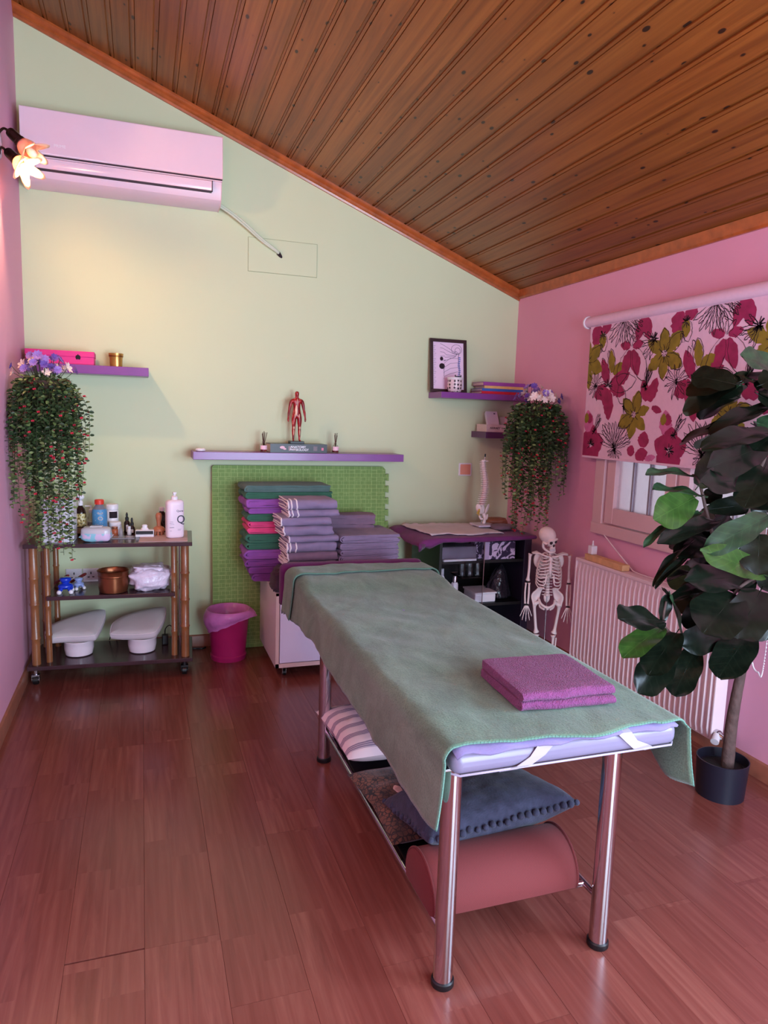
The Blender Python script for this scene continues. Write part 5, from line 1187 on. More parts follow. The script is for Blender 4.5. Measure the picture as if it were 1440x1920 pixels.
def hanging_plant(label, base, rad, top, strands, seed, wallx=None, dirs=(0, 2*pi), nflow=34):
    r = random.Random(seed); t = thing('hanging_plant', label, 'artificial plant', base)
    b = Vector(base)
    def clampw(p):
        q = p+b
        if q.x < XL+.008: p.x = XL+.008-b.x
        if q.x > XR-.008: p.x = XR-.008-b.x
        return p
    obj('basket', G().lathe([(.05, -.14), (.075, -.12), (.095, -.02), (.10, 0), (.09, 0), (.085, -.02), (0, -.03)], 24, cap1=False), MPOT, t, smooth=40)
    g1, g2, gs, gr_ = G(), G(), G(), G()
    # bushy crown
    for i in range(1500):
        a = r.uniform(0, 2*pi); k = sqrt(r.random()); z = r.uniform(-.24, .05)
        rr = rad*k*(1.0 if z < 0 else .85)
        p = clampw(Vector((rr*cos(a), rr*sin(a), z-.05*k)))
        d = Vector((cos(a)+r.uniform(-.6, .6), sin(a)+r.uniform(-.6, .6), r.uniform(-.8, .5)))
        leaf_quad(g1 if r.random() < .8 else g2, p, d, Vector((r.uniform(-.8, .8), r.uniform(-1.2, .3), .6)), r.uniform(.022, .036), r.uniform(.012, .018))
    for (a, rr, ln) in strands:
        a += r.uniform(-.15, .15); ln *= r.uniform(.93, 1.05)
        tip = Vector((rr*cos(a)*1.0, rr*sin(a)*1.0, -ln))
        k1 = Vector((.55*rr*cos(a), .55*rr*sin(a), .0)); k2 = Vector((.95*rr*cos(a), .95*rr*sin(a), -.10-.02*r.random()))
        mid_ = Vector((rr*cos(a)+r.uniform(-.02, .02), rr*sin(a)+r.uniform(-.02, .02), -ln*.55))
        P = [clampw(p) for p in spline([(0, 0, -.02), k1, k2, mid_, tip], 12)]
        gs.tube(P, .0011, 4)
        # leaves along
        acc = 0; side = 0
        for i in range(len(P)-1):
            seg = P[i+1]-P[i]; L_ = seg.length; nn = max(1, int(L_/.0085))
            for q in range(nn):
                p = P[i]+seg*((q+r.random()*.5)/nn); u = (i+q/nn)/len(P); side += 1
                ang = side*2.1+r.uniform(-.4, .4); d = Vector((cos(ang), sin(ang), r.uniform(-.35, .45)))
                sz = r.uniform(.022, .034)*(1-.25*u)
                leaf_quad(g2 if (u > .8 and r.random() < .6) or r.random() < .12 else g1, clampw(p), d, Vector((r.uniform(-.6, .6), r.uniform(-1.2, 1.2), .5)), sz, sz*.62)
            if r.random() < .065 and i > 8:
                p = P[i]+Vector((r.uniform(-.02, .02), r.uniform(-.02, .02), 0))
                for q in range(5):
                    an = q*1.257; leaf_quad(gr_, clampw(p), Vector((cos(an), sin(an)*.6-.5, .5)), Vector((0, -1, .3)), .0095, .009)
        if r.random() < .35:
            for q in range(5): an = q*1.257; leaf_quad(gr_, tip, Vector((cos(an), sin(an)*.6-.5, .2)), Vector((0, -1, .3)), .009, .009)
    for nm, gg_, mm in (('dark_foliage', g1, ML1), ('light_foliage', g2, ML2), ('stems', gs, MSTEM), ('red_blossoms', gr_, MREDF)):
        o = obj(nm, gg_, mm, t); o['kind'] = 'stuff'
    gst = G()
    for i in range(nflow):
        a = r.uniform(0, 2*pi); k = r.uniform(.2, 1); kind = r.choice(('lilac', 'lilac', 'cream', 'cream', 'violet'))
        p = clampw(Vector((rad*1.1*k*cos(a), rad*1.1*k*sin(a), .025+top*(1-.7*k)*r.uniform(.3, 1.1))))
        if kind == 'cream': p.z -= .015
        gst.tube(spline([(p.x*.3, p.y*.3, -.03), (p.x*.8, p.y*.8, p.z*.5), p], 4), .0014, 4)
        f = bpy.data.objects.new({'lilac': 'lilac_flower', 'cream': 'cream_flower', 'violet': 'violet_flower'}[kind], FLM[kind]); COL.objects.link(f); f.parent = t; f.location = p
        dv = Vector((p.x*2.5, p.y*2.5-.10, .12)); f.rotation_euler = dv.to_track_quat('Z', 'Y').to_euler(); s = r.uniform(.8, 1.15); f.scale = (s, s, s)
    o = obj('flower_stalks', gst, MSTEM, t); o['kind'] = 'stuff'
    return t
def strand_set(n, r0, r1, l0, l1, seed, a0=0, a1=2*pi, side=None):
    r = random.Random(seed); out = []
    for i in range(n):
        a = a0+(a1-a0)*(i+.5)/n; out.append((a, r.uniform(r0, r1), r.uniform(l0, l1)))
    return out
st = strand_set(60, .08, .175, .36, .62, 5)+strand_set(22, .05, .13, .70, .88, 6, -2.6, -.2)+[(-2.7, .16, .62), (-2.5, .15, .66), (-.35, .19, .42), (-.15, .20, .35), (-.6, .19, .30)]
hanging_plant('trailing artificial plant with red blossoms hanging on the left wall', (-.452, 3.87, 1.625), .150, .14, st, 11)
st = strand_set(62, .09, .20, .34, .60, 8)+strand_set(28, .05, .15, .60, .80, 9)+[(2.9, .20, .45), (3.1, .19, .55), (-1.2, .2, .6), (-2.6, .19, .72)]
hanging_plant('trailing artificial plant with lilac flowers hanging in the right-hand corner', (2.315, 3.84, 1.60), .165, .12, st, 21)

# ------------------------------------------------------------------ fiddle-leaf fig
LEAVES = [
 ((1.907, 2.05, 1.324), (1.643, 1.95, 1.371), 0.05, 1),
 ((1.935, 2.05, 1.288), (1.984, 1.98, 1.436), 0.102, 1),
 ((2.115, 2.0, 1.31), (1.839, 1.9, 1.325), 0.093, 0),
 ((2.195, 2.0, 1.488), (1.863, 1.9, 1.489), 0.085, 0),
 ((2.306, 2.1, 1.592), (1.968, 2.0, 1.55), 0.073, 0),
 ((2.215, 2.02, 1.449), (1.888, 1.92, 1.378), 0.121, 0),
 ((2.169, 1.98, 1.362), (2.004, 1.88, 1.274), 0.118, 0),
 ((2.224, 2.0, 1.489), (2.087, 1.95, 1.439), 0.089, 0),
 ((1.973, 2.06, 1.248), (1.672, 1.95, 1.307), 0.058, 1),
 ((1.913, 2.04, 1.248), (1.668, 1.92, 1.199), 0.119, 2),
 ((1.957, 2.05, 1.188), (1.756, 1.98, 1.155), 0.057, 1),
 ((1.773, 2.0, 1.157), (1.622, 1.93, 1.115), 0.026, 1),
 ((2.021, 2.1, 1.22), (2.1, 2.12, 1.27), 0.062, 0),
 ((1.994, 2.05, 1.201), (2.124, 2.0, 1.226), 0.076, 0),
 ((2.015, 2.03, 1.159), (1.69, 1.9, 1.145), 0.067, 0),
 ((1.931, 2.05, 1.078), (1.677, 1.95, 1.013), 0.027, 0),
 ((1.966, 2.05, 1.052), (1.707, 1.95, 1.001), 0.03, 0),
 ((2.178, 1.95, 1.188), (1.849, 1.85, 1.111), 0.093, 1),
 ((2.108, 1.92, 1.127), (2.048, 1.85, 1.012), 0.128, 0),
 ((2.183, 1.95, 0.967), (1.842, 1.83, 1.084), 0.091, 2),
 ((2.131, 2.08, 1.053), (1.867, 2.0, 1.086), 0.096, 0),
 ((1.993, 2.06, 0.956), (1.781, 1.97, 1.006), 0.034, 0),
 ((2.21, 2.02, 0.939), (1.84, 1.92, 0.978), 0.106, 0),
 ((2.098, 2.08, 0.906), (1.837, 2.0, 0.918), 0.054, 0),
 ((2.056, 1.95, 0.899), (1.84, 1.84, 0.832), 0.178, 0),
 ((2.155, 1.93, 0.911), (1.969, 1.82, 0.808), 0.144, 0),
 ((1.777, 2.0, 0.801), (1.536, 1.9, 0.866), 0.117, 0),
 ((1.78, 2.0, 0.772), (1.54, 1.88, 0.762), 0.097, 2),
 ((1.829, 2.03, 0.874), (1.778, 2.0, 0.926), 0.03, 0),
 ((1.799, 2.02, 0.793), (1.802, 2.0, 0.883), 0.05, 0),
 ((1.808, 2.0, 0.894), (1.894, 2.0, 0.73), 0.05, 1),
 ((1.832, 1.98, 0.758), (1.643, 1.88, 0.685), 0.113, 0),
 ((1.857, 2.02, 0.684), (1.665, 1.93, 0.59), 0.115, 0),
 ((1.969, 2.02, 0.675), (1.827, 1.95, 0.564), 0.106, 0),
 ((2.083, 2.0, 0.739), (1.889, 1.95, 0.729), 0.107, 0),
 ((2.159, 1.96, 0.741), (1.946, 1.86, 0.671), 0.128, 0),
 ((2.045, 2.1, 0.832), (1.957, 2.05, 0.763), 0.076, 0),
 ((2.194, 2.0, 1.726), (1.973, 1.92, 1.757), 0.075, 1),
 ((2.229, 2.08, 0.99), (2.117, 2.02, 0.919), 0.144, 0),
 ((2.105, 2.1, 1.126), (2.172, 2.08, 1.028), 0.121, 0),
 ((2.18, 2.12, 1.044), (2.25, 2.08, 0.947), 0.13, 0),
 ((2.355, 2.12, 1.173), (2.312, 2.15, 1.266), 0.115, 0),
 ((2.297, 2.05, 1.311), (2.191, 2.0, 1.361), 0.124, 0),
 ((2.286, 2.0, 1.051), (2.214, 1.92, 0.927), 0.13, 0),
 ((2.26, 2.05, 0.803), (2.282, 2.0, 0.695), 0.119, 0),
 ((2.132, 2.15, 0.875), (2.093, 2.1, 0.799), 0.131, 0),
 ((2.152, 2.08, 0.771), (2.147, 2.02, 0.687), 0.117, 0),
 ((1.997, 2.12, 1.096), (2.09, 2.12, 0.987), 0.087, 0),
 ((2.059, 2.08, 1.171), (2.161, 2.1, 1.095), 0.087, 0),
]
def figmat(name, a, b, rough):
    n = N(name); co = n.coord(); sx = n.n('ShaderNodeSeparateXYZ'); n.l(co, sx.inputs[0])
    ay = n.math('ABSOLUTE', sx.outputs[1])
    vein = n.math('SINE', n.math('MULTIPLY', n.math('SUBTRACT', sx.outputs[0], n.math('MULTIPLY', ay, .55)), 46.0))
    vm = n.ramp(vein, (.90, 0.0), (.99, 1.0)); mid = n.math('LESS_THAN', ay, .012)
    f = n.noise(co, 4, 3)
    col = n.ramp(f, (.3, L3(a)), (.7, L3(b))); col = n.mix(n.math('MULTIPLY', n.math('MAXIMUM', vm, mid), .35), col, mul(L3(b), 1.6))
    n.set(Base_Color=col, Roughness=rough); n.b.inputs['Specular IOR Level'].default_value = .32; n.bump(n.math('MAXIMUM', vm, mid), -.35, .012); return n.m
FIGM = [figmat('dark_fig_leaf', (10, 17, 11), (20, 27, 18), .26), figmat('mid_fig_leaf', (28, 46, 30), (42, 64, 40), .34), figmat('bright_fig_leaf', (36, 60, 22), (52, 78, 30), .32)]
def fig_mesh(k, m, curl):
    g = G(); rows = []; n = 14; mm = 8
    for i in range(n+1):
        u = i/n; w = .5*max(0, 1-abs(2*min(1, .04+u*.96)-1)**2.7)**.52*(.66+.36*u) if u < 1 else .06
        row = []
        for j in range(mm+1):
            v = -1+2*j/mm; yy = v*w*(1+.05*sin(u*14+k+v))
            zz = .10*abs(v)**1.3*w*2*.5 + curl*(-u*u*.30)+.028*sin(u*11+k*2+v*2)*abs(v)
            row.append((u, yy, zz))
        rows.append(row)
    g.grid(rows); g.tube([(-.10, 0, .01), (0, 0, 0), (.5, 0, -.004+curl*-.075), (.97, 0, curl*-.28)], [.016, .014, .010, .003], 6)
    me_ = bpy.data.meshes.new('leaf'); me_.from_pydata(g.v, [], g.f); me_.materials.append(m); me_.polygons.foreach_set('use_smooth', [True]*len(me_.polygons)); return me_
FIGMESH = [[fig_mesh(k, m, c) for k, c in ((0, .55), (1.7, .9), (3.3, .3))] for m in FIGM]
fig = thing('fiddle_leaf_fig', 'tall artificial fiddle-leaf fig in a black pot before the radiator', 'potted plant', (2.25, 2.11, 0)); fb = Vector((2.25, 2.11, 0))
MPOTB = mat('matte_navy_black_pot', (24, 24, 38), .42, var=.05)
obj('pot', G().lathe([(.0, .003), (.088, .003), (.092, .0), (.100, .15), (.101, .156), (.097, .156), (.092, .12), (.0, .118)], 36, cap0=False, cap1=False), MPOTB, fig, smooth=45)
obj('soil', G().lathe([(.093, .1185), (.05, .124), (0, .126)], 24), mat('dark_soil', (22, 18, 18), .9, bump=.8, bscale=90), fig, smooth=60)
MBARK = mat('grey_brown_bark', (84, 64, 60), .8, var=.3, scale=22, bump=.8, bscale=45, bdist=.006)
def fl(p): return Vector(p)-fb
tr = [fl(p) for p in ((2.262, 2.095, .11), (2.250, 2.085, .30), (2.244, 2.07, .44), (2.252, 2.065, .55), (2.262, 2.06, .70), (2.25, 2.06, .89), (2.215, 2.06, 1.10), (2.165, 2.06, 1.31), (2.15, 2.06, 1.45))]
P = spline(tr, 5); obj('trunk', G().tube(P, [.026-.019*i/(len(P)-1)+.0015*nz(i*1.7) for i in range(len(P))], 12), MBARK, fig, smooth=60)
for pts in ([(2.247, 2.068, .50), (2.215, 2.05, .58), (2.195, 2.05, .66), (2.19, 2.05, .8)], [(2.225, 2.05, 1.0), (2.12, 2.05, 1.03), (2.045, 2.05, 1.075), (1.99, 2.05, 1.18), (1.94, 2.05, 1.30), (1.905, 2.05, 1.33)],
            [(2.205, 2.05, .66), (2.10, 2.02, .665), (2.0, 2.02, .68), (1.91, 2.02, .705), (1.81, 2.02, .775), (1.80, 2.01, .87)], [(2.25, 2.06, .9), (2.19, 2.0, .94), (2.10, 1.97, .92), (2.05, 1.95, .90)], [(2.18, 2.06, 1.28), (2.2, 2.02, 1.38), (2.2, 2.0, 1.48)]):
    P = spline([fl(p) for p in pts], 5); obj('branch', G().tube(P, [.010-.006*i/(len(P)-1) for i in range(len(P))], 8), MBARK, fig, smooth=60)
rl = random.Random(4); camp = Vector((0, 0, CAM_Z))
def leaf(B_, T_, W_, tint, flat=.35):
    B_ = Vector(B_); T_ = Vector(T_); X_ = T_-B_; L_ = X_.length*1.06; X_.normalize()
    nrm = ((camp-B_).normalized()*(1-flat)+Vector((rl.uniform(-.35, .35), rl.uniform(-.3, .1), flat+rl.uniform(-.1, .35))))
    Z_ = (nrm-X_*nrm.dot(X_)).normalized(); Y_ = Z_.cross(X_)
    W_ = max(W_, .03)
    M_ = Matrix((( X_.x*L_, Y_.x*W_*1.2, Z_.x*L_*.8, B_.x-fb.x), (X_.y*L_, Y_.y*W_*1.2, Z_.y*L_*.8, B_.y-fb.y), (X_.z*L_, Y_.z*W_*1.2, Z_.z*L_*.8, B_.z-fb.z), (0, 0, 0, 1)))
    o = bpy.data.objects.new('leaf', rl.choice(FIGMESH[tint])); COL.objects.link(o); o.parent = fig; o.matrix_local = M_
for B_, T_, W_, c in LEAVES: leaf(B_, T_, W_, c, .15 if W_ > .06 else .8)
for i in range(34):   # crown behind and to the far side of the trunk
    z = rl.uniform(.72, 1.72); a = rl.uniform(-.6, 2.6); r0 = .05; ln = rl.uniform(.14, .22)
    b_ = Vector((2.18+.04*cos(a), 2.10+.05*sin(a), z)); t_ = b_+Vector((cos(a)*ln*.75, sin(a)*ln, rl.uniform(-.08, .08)))
    t_.x = min(t_.x, 2.40 if z < 1 else 2.42); b_.x = min(b_.x, 2.36)
    leaf(b_, t_, rl.uniform(.10, .14), 0 if rl.random() < .85 else 1, .5)

# ------------------------------------------------------------------ massage table
tb_ = thing('massage_table', 'massage table with chrome legs and grey vinyl top', 'massage table', (1.03, 2.35, 0))
to = Vector((1.03, 2.35, 0))
def tl(g): g.v = [tuple(Vector(p)-to) for p in g.v]; return g
MVIN = mat('lilac_grey_vinyl', (122, 114, 138), .3, var=.03, scale=5, bump=.12, bscale=30, bdist=.003)
MX0, MX1, MY0, MY1, MZ0, MZ1 = .700, 1.372, 1.440, 3.375, .640, .703
LEGS = ((.744, 1.535), (1.236, 1.535), (.738, 2.815), (1.236, 2.815))
for x_, y_ in LEGS:
    lg = obj('leg', tl(G().cyl((x_, y_, .012), (x_, y_, MZ0-.012), .0265, n=28)), MCHROME, tb_, smooth=40)
    obj('rubber_foot', tl(G().lathe([(.029, 0), (.031, .003), (.031, .017), (.028, .02)], 26, Tm(x_, y_, 0))), MBLACK, lg, smooth=40)
    obj('fixing_plate', tl(G().box(x_-.045, y_-.04, MZ0-.012, x_+.045, y_+.04, MZ0-.004)), MCHROMED, lg, bevel=.002)
RZ = .140
for x_ in (.744, 1.236): obj('side_rail', tl(G().cyl((x_, 1.555, RZ), (x_, 2.795, RZ), .0105, n=14)), MCHROME, tb_, smooth=40)
for y_ in (1.615, 2.20, 2.73): obj('cross_bar', tl(G().cyl((.744, y_, RZ), (1.236, y_, RZ), .009, n=14)), MCHROME, tb_, smooth=40)
obj('lower_shelf', tl(G().box(.757, 1.63, RZ-.006, 1.223, 2.72, RZ+.006)), MBLACK, tb_, bevel=.003)
def rbox(x0, x1, y0, y1, z0, z1, r, bulge=0, nx=24, ny=40):
    "rounded slab built from a superellipse cross-section swept in y"
    g = G(); rows = []; cx = (x0+x1)/2; cz = (z0+z1)/2; hx = (x1-x0)/2; hz = (z1-z0)/2
    n = 40
    def sec(k): 
        out = []
        for i in range(n):
            a = 2*pi*i/n; c, s = cos(a), sin(a)
            # straight sides with rounded corners of radius r
            px_ = max(-hx+r, min(hx-r, hx*1.6*c)); pz_ = max(-hz+r, min(hz-r, hz*3*s))
            d = Vector((c*hz, s*hx)); d = Vector((c, s)); d.normalize()
            out.append((px_+d.x*r, pz_+d.y*r))
        return out
    S0 = sec(1)
    for j in range(ny+1):
        v = j/ny; yy = y0+(y1-y0)*v; e = min(yy-y0, y1-yy); k = 1 if e >= r else sqrt(max(0, 1-((r-e)/r)**2))
        rows.append([(cx+(px_-math.copysign(r*(1-k), px_)), yy, cz+pz_*(1-(r/hz)*(1-k)*.98)) for px_, pz_ in S0])
    # denser ends
    g.grid(rows, True); g.face(*reversed(range(n))); g.face(*range(len(rows)*n-n, len(rows)*n)); return g
def rbox2(x0, x1, y0, y1, z0, z1, r):
    g = G().box(x0, y0, z0, x1, y1, z1); return g
o = obj('mattress', tl(rbox2(MX0, MX1, MY0, MY1, MZ0, MZ1, .028)), MVIN, tb_, bevel=.026, segs=5, smooth=60)
obj('mattress_seam', tl(G().tube([(MX0+.004, MY0+.02, MZ0+.004), (MX0+.02, MY0+.003, MZ0+.004), (MX1-.02, MY0+.003, MZ0+.004), (MX1-.004, MY0+.02, MZ0+.004)], .003, 6)), mat('pale_piping', (160, 150, 172), .4), o, smooth=60)
obj('head_cushion', tl(rbox2(MX0+.01, MX1-.01, 2.98, MY1-.005, MZ1-.01, MZ1+.026, .02)), MVIN, tb_, bevel=.017, segs=4, smooth=60)
obj('underframe', tl(G().box(.75, 1.50, MZ0-.03, 1.32, 3.2, MZ0+.002)), MBLACK, tb_)
# quilted pad with elastic straps
MQ = fabric('lilac_quilt', (122, 110, 150), .06, 200, .3); MELAS = mat('white_elastic', (160, 150, 162), .7, var=.03)
qd = thing('mattress_pad', 'thin lilac quilted pad with white elastic straps on the table', 'mattress pad', (1.03, 1.50, .704)); qo = Vector((1.03, 1.50, .704))
rows = []
for j in range(40):
    yy = 1.434+(3.0-1.434)*j/39
    rows.append([(MX0+.006+(MX1-MX0-.012)*i/30-qo.x, yy+(.006*sin(i*.9)*(j == 0))-qo.y, (.703+.006+.002*sin(i*1.1+j)*.6+(-.006 if i in (0, 30) else 0)+(-.010+.003*sin(i*1.3) if j == 0 else 0))-qo.z) for i in range(31)])
obj('quilt', G().grid(rows), MQ, qd, smooth=180, solid=.007)
def strap(pts):
    g = G(); rows = []
    for p, q in pts: rows.append([Vector(p)-qo, Vector(q)-qo])
    obj('elastic_strap', g.grid(rows), MELAS, qd, solid=.0015)
f_ = MY0-.002
strap([((.93, f_+.02, .709), (.985, f_+.02, .709)), ((.93, f_-.001, .700), (.98, f_-.001, .700)), ((.908, f_-.002, .672), (.952, f_-.002, .672)), ((.872, f_-.001, .650), (.915, f_-.001, .650)), ((.83, f_+.01, .637), (.88, f_+.012, .636))])
strap([((1.165, f_+.02, .709), (1.21, f_+.02, .709)), ((1.168, f_-.001, .700), (1.212, f_-.001, .700)), ((1.195, f_-.002, .675), (1.232, f_-.002, .675)), ((1.222, f_-.002, .652), (1.27, f_-.001, .658)), ((1.27, f_+.01, .637), (1.30, f_+.01, .640))])
# purple under-sheet at the head end
rows = []; ys = [3.38, 3.41, 3.43, 3.45, 3.462, 3.468, 3.466]
def prof_sheet(xa, xb, zt, zl, zr, off, nl=9, nt=18):
    p = [(xa-off*.4, zl+(zt-.03-zl)*i/nl) for i in range(nl)]
    p += [(xa+.03-.03*cos(a)-off*.0, zt-.03+.03*sin(a)) for a in [pi/2*i/4 for i in range(5)]]
    p += [(xa+.03+(xb-xa-.06)*i/nt, zt) for i in range(1, nt)]
    p += [(xb-.03+.03*sin(a), zt-.03+.03*cos(a)) for a in [pi/2*i/4 for i in range(5)]]
    p += [(xb+off*.4, zt-.03+(zr-zt+.03)*i/nl) for i in range(1, nl+1)]
    return p
for j, yy in enumerate(ys):
    dz = (-.01, .012, .018, .016, .0, -.06, -.16)[j]; ins = (.006, -.004, -.006, -.004, .004, .012, .014)[j]
    pr = prof_sheet(.656+ins, 1.412-ins, .738+dz, .55, .55, 0)
    rows.append([(x_, yy, min(z_, .738+dz)+.004*nz(x_*6, yy*5)) for x_, z_ in pr])
o = obj('purple_sheet', G().grid(rows), fabric('deep_purple_cotton', (92, 30, 84), .1, 300, .25), smooth=180, solid=.003); tag(o, 'purple under-sheet showing at the head end of the massage table', 'sheet')
# green blanket
n = N('sage_fleece'); co = n.coord(); c = L3((100, 128, 107))
f = n.noise(n.mapv(co, (9, 5, 7)), 1, 6, .68, .6); p = n.noise(co, 210, 3); q = n.noise(co, 2.2, 2)
col = n.ramp(f, (.34, mul(c, .72)), (.66, mul(c, 1.22))); col = n.mix(n.math('MULTIPLY', n.ramp(p, (.45, 0.0), (.65, 1.0)), .5), col, mul(c, .5)); col = n.mix(n.math('MULTIPLY', n.ramp(q, (.4, 0.0), (.7, 1.0)), .25), col, L3((116, 122, 104)))
n.set(Base_Color=col, Roughness=.95); n.b.inputs['Specular IOR Level'].default_value = .1; n.b.inputs['Sheen Weight'].default_value = .25; n.b.inputs['Sheen Roughness'].default_value = .45
n.bump(n.math('ADD', n.math('MULTIPLY', p, .35), f), .6, .006); MFLEECE = n.m
MSTI = fabric('mint_stitching', (94, 132, 118), .06)
def interp(tab, y):
    for (a, b), (c_, d_) in zip(tab, tab[1:]):
        if a <= y <= c_: k = (y-a)/(c_-a); k = k*k*(3-2*k); return b+(d_-b)*k
    return tab[0][1] if y < tab[0][0] else tab[-1][1]
HL = [(1.42, .520), (1.50, .500), (1.66, .497), (1.85, .520), (2.29, .540), (2.7, .574), (3.0, .555), (3.2, .535), (3.4, .525)]
HR = [(1.42, .520), (1.52, .505), (1.62, .56), (1.75, .585), (2.2, .56), (3.4, .55)]
NL, NA, NT = 14, 6, 34
def blanket_row(yy, lift=0, jfront=0):
    zt = .7165+lift+.029*(1/(1+math.exp(-(yy-2.99)/.035)))
    zt -= .018*(max(0, (yy-3.33)/.07))**2
    xa, xb = .676-lift, 1.398+lift; R = .036
    hl = interp(HL, yy)+.006*nz(yy*9); hr = interp(HR, yy)
    row = []
    for i in range(NL):
        k = 1-i/NL; z = zt-R+(hl-zt+R)*k
        wav = .012*k*(nz(yy*6.5, 1.3)+.6*nz(yy*15, 4.2))+.010*k*k
        row.append((xa-wav-.006*k, z))
    for i in range(NA): a = pi/2*i/NA; row.append((xa+R-R*cos(a), zt-R+R*sin(a)))
    for i in range(NT+1):
        x_ = xa+R+(xb-xa-2*R)*i/NT; row.append((x_, zt+.005*nz(x_*5+3, yy*4)+.0035*nz(x_*11+yy*5, yy*7)+.003*nz(x_*20-yy*9, yy*4+7)))
    for i in range(1, NA+1): a = pi/2*i/NA; row.append((xb-R+R*sin(a), zt-R+R*cos(a)))
    for i in range(1, NL+1):
        k = i/NL; z = zt-R+(hr-zt+R)*k
        wav = .014*k*nz(yy*6, 8.1)+.012*k*k; row.append((xb+wav+.016*k*(yy < 1.7)*max(0, (1.7-yy)/.28), z))
    return row
def front_y(x_):
    u = (x_-.676)/.72
    return 1.437+.016*sin(u*7.5+.4)*(0 < u < 1)-.010*(u > .85)+.006*sin(u*19)
rows = []; NY = 84
for j in range(NY+1):
    v = j/NY; v = v**1.15; row = []
    for (x_, z_) in blanket_row(1.437+(3.392-1.437)*v):
        y0 = front_y(x_); yy = y0+(3.392-y0)*v
        row.append((x_, yy, z_))
    rows.append(row)
# softened edge roll at the front and over the head end
last = [(1.03+(x_-1.03)*.985, 3.400, z_-.022) for x_, _, z_ in rows[-1]]; rows.append(last)
bl_ = thing('green_blanket', 'sage green fleece blanket with stitched edges draped over the massage table', 'blanket', (1.03, 2.4, .717)); bo = Vector((1.03, 2.4, .717))
loc_ = lambda rr: [[tuple(Vector(p)-bo) for p in r] for r in rr]
obj('fleece', G().grid(loc_(rows)), MFLEECE, bl_, smooth=180, solid=.006, solid_off=0)
def stitched(path, r=.0028, step=.0075):
    g = G(); P = [Vector(p)-bo for p in path]; acc = 0
    g.tube(P, r*.8, 6)
    for a, b in zip(P, P[1:]):
        L_ = (b-a).length; k = max(1, int(L_/step))
        for i in range(k): g.ball(a+(b-a)*(i/k), r*1.15, 5, 4)
    return g
hem = [r[0] for r in rows[:-1]][::-1]+list(rows[0])+[r[-1] for r in rows[:-1]]
o = obj('hem_stitching', stitched(hem), MSTI, bl_, smooth=180); o['kind'] = 'stuff'
# band folded back at the head end
frows = []
for j in range(13):
    v = j/12; row = []
    for i, (x_, z_) in enumerate(blanket_row(3.175+(3.40-3.175)*v, .0095+.002*(1-v))):
        s_ = min(1, i/NL); row.append((x_, 3.175+.012*sin(x_*7)+(3.395-3.175)*v-.0*s_, z_-(.03*v*0)+(.004 if i < NL else 0)))
    frows.append(row)
frows.append([(1.03+(x_-1.03)*.985, 3.404, z_-.022) for x_, _, z_ in frows[-1]])
obj('folded_band', G().grid(loc_(frows)), MFLEECE, bl_, smooth=180, solid=.006, solid_off=0)
o = obj('hem_stitching', stitched(frows[0]), MSTI, bl_, smooth=180); o['kind'] = 'stuff'
MTT = fabric('pink_violet_terry', (134, 68, 116), .16, 240, 1.0, 60, .75, .006)
towel('bath_towel', 'pink violet terry towel folded on the green blanket', (1.102, 1.558, .724), radians(-3), .285, .275, .056, MTT, 1, 91, stack=2, puff=.8)

# ------------------------------------------------------------------ things on the lower shelf
def pillow(w, d, h, seed, pw=2.4, nu=30, nv=30, crease=.02):
    g = G(); rows = []
    def pt(u, v, s):
        k = max(0, (1-abs(u)**pw))*max(0, (1-abs(v)**pw)); ed = 1-.10*(abs(u)*abs(v))**0*(1-abs(abs(u)-abs(v)))*0
        pin = 1-.07*(1-abs(v))*abs(u)**3; pin2 = 1-.07*(1-abs(u))*abs(v)**3
        z = s*h/2*k**.45*(1+.10*nz(u*2.5+seed, v*2.5, s))+crease*.4*nz(u*6+seed, v*6, s)*k
        return (u*w/2*pin, v*d/2*pin2, z)
    n = nu
    for s in (1, -1):
        rr = [[pt(-1+2*i/n, -1+2*j/nv, s) for i in range(n+1)] for j in range(nv+1)]
        if s < 0: rr = [r[::-1] for r in rr]
        g.grid(rr)
    return g
n = N('striped_cotton'); co = n.coord(); sx = n.n('ShaderNodeSeparateXYZ'); n.l(co, sx.inputs[0])
ph = n.math('FRACT', n.math('MULTIPLY', n.math('ADD', sx.outputs[1], 5.0), 13.2)); band = n.math('MULTIPLY', n.math('GREATER_THAN', ph, .10), n.math('LESS_THAN', ph, .50))
thin = n.math('GREATER_THAN', n.math('FRACT', n.math('MULTIPLY', n.math('ADD', sx.outputs[1], 5.0), 105.6)), .22)
n.set(Base_Color=n.mix(n.math('MULTIPLY', band, thin), L3((226, 208, 212)), L3((138, 124, 146))), Roughness=.9); n.bump(n.noise(co, 300, 2), .2, .001); MSTR = n.m
o = obj('striped_cushion', pillow(.42, .50, .125, 3), MSTR, smooth=180, loc=(.925, 2.635, RZ+.006+.058), rot=(radians(-2), radians(2), radians(1))); tag(o, 'white cushion with grey stripes under the massage table', 'cushion')
n = N('leopard_plush'); co = n.coord(); vo = n.n('ShaderNodeTexVoronoi', feature='DISTANCE_TO_EDGE'); vo.inputs['Scale'].default_value = 62; n.l(co, vo.inputs['Vector'])
v2 = n.noise(co, 26, 2); spots = n.ramp(n.math('ADD', vo.outputs['Distance'], n.math('MULTIPLY', n.math('SUBTRACT', v2, .5), .25)), (.05, 0.0), (.12, 1.0))
n.set(Base_Color=n.mix(n.math('MULTIPLY', spots, n.ramp(n.noise(co, 9, 2), (.4, .25), (.6, 1.0))), L3((26, 18, 18)), L3((112, 72, 52))), Roughness=.9); n.b.inputs['Sheen Weight'].default_value = .2; MLEO = n.m
t = thing('leopard_cushion', 'dark leopard-print cushion between the striped and blue cushions', 'cushion', (.965, 2.13, RZ+.040), radians(2))
obj('cover', pillow(.50, .46, .066, 6, 4), MLEO, t, smooth=180)
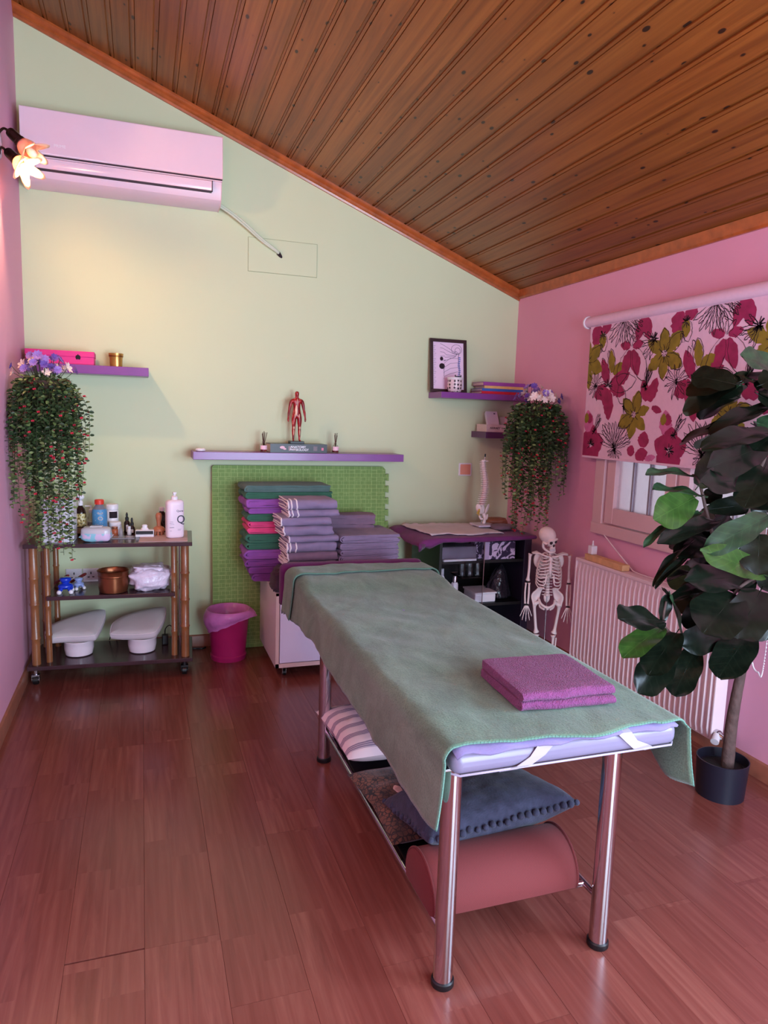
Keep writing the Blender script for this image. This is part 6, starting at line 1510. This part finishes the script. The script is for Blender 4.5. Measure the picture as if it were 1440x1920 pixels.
g = G().ball((-.10, .03, .030), (.045, .05, .004), 14, 6).ball((-.055, -.01, .031), (.02, .03, .004), 10, 6); obj('printed_face', g, mat('pale_print', (206, 176, 160), .9, var=.3, scale=50), t, smooth=180)
MDEN = fabric('slate_blue_chenille', (58, 58, 76), .25, 160, .9, 40, .3)
t = thing('pompom_cushion', 'slate blue cushion edged with pompoms behind the red bolster', 'cushion', (1.025, 1.918, .262)); t.rotation_euler = (radians(-12), radians(-3), radians(3))
obj('cover', pillow(.53, .38, .150, 8), MDEN, t, smooth=180)
g = G(); rp = random.Random(2)
for s in (-1, 1):
    for i in range(21): g.ball((s*.0+(-.255+.51*i/20)*(1-.04*0), s*.188+rp.uniform(-.004, .004), rp.uniform(-.004, .004)), rp.uniform(.009, .012), 8, 6)
for s in (-1, 1):
    for i in range(12): g.ball((s*.25+rp.uniform(-.004, .004), -.155+.31*i/11, rp.uniform(-.004, .004)), rp.uniform(.009, .012), 8, 6)
o = obj('pompom_trim', g, MDEN, t, smooth=180); o['kind'] = 'stuff'
n = N('red_woven'); co = n.coord(); m_ = n.mapv(co, (1, 1, 1)); c1 = n.n('ShaderNodeTexChecker'); c1.inputs['Scale'].default_value = 420; n.l(m_, c1.inputs['Vector'])
n.set(Base_Color=n.mix(n.math('MULTIPLY', c1.outputs['Fac'], .5), L3((112, 38, 38)), L3((70, 21, 24))), Roughness=.85); n.b.inputs['Sheen Weight'].default_value = .05; n.bump(n.noise(co, 400, 2), .4, .002); MRED = n.m
bs = thing('bolster', 'red woven half-round bolster at the front of the lower shelf', 'bolster', (.970, 1.705, RZ+.001))
D = [(-.105+.21*i/6, 0) for i in range(7)]+[(.108*cos(a), .02+.106*sin(a)) for a in [pi*i/20 for i in range(21)]]
rows = []
for u, k in ((-.236, .90), (-.233, .975), (-.225, 1.0), (-.12, 1.01), (0, 1.012), (.12, 1.01), (.225, 1.0), (.233, .975), (.236, .90)): rows.append([(u, a*k, .002+max(0, b*k)) for a, b in D])
g = G().grid(rows, True); n_ = len(D); g.face(*reversed(range(n_))); g.face(*range(len(rows)*n_-n_, len(rows)*n_)); obj('cover', g, MRED, bs, smooth=50)
for u in (-.229, .229): obj('piping', G().tube([(u, a*1.0, .003+b*1.0) for a, b in D], .004, 6, closed=True), MRED, bs, smooth=60)
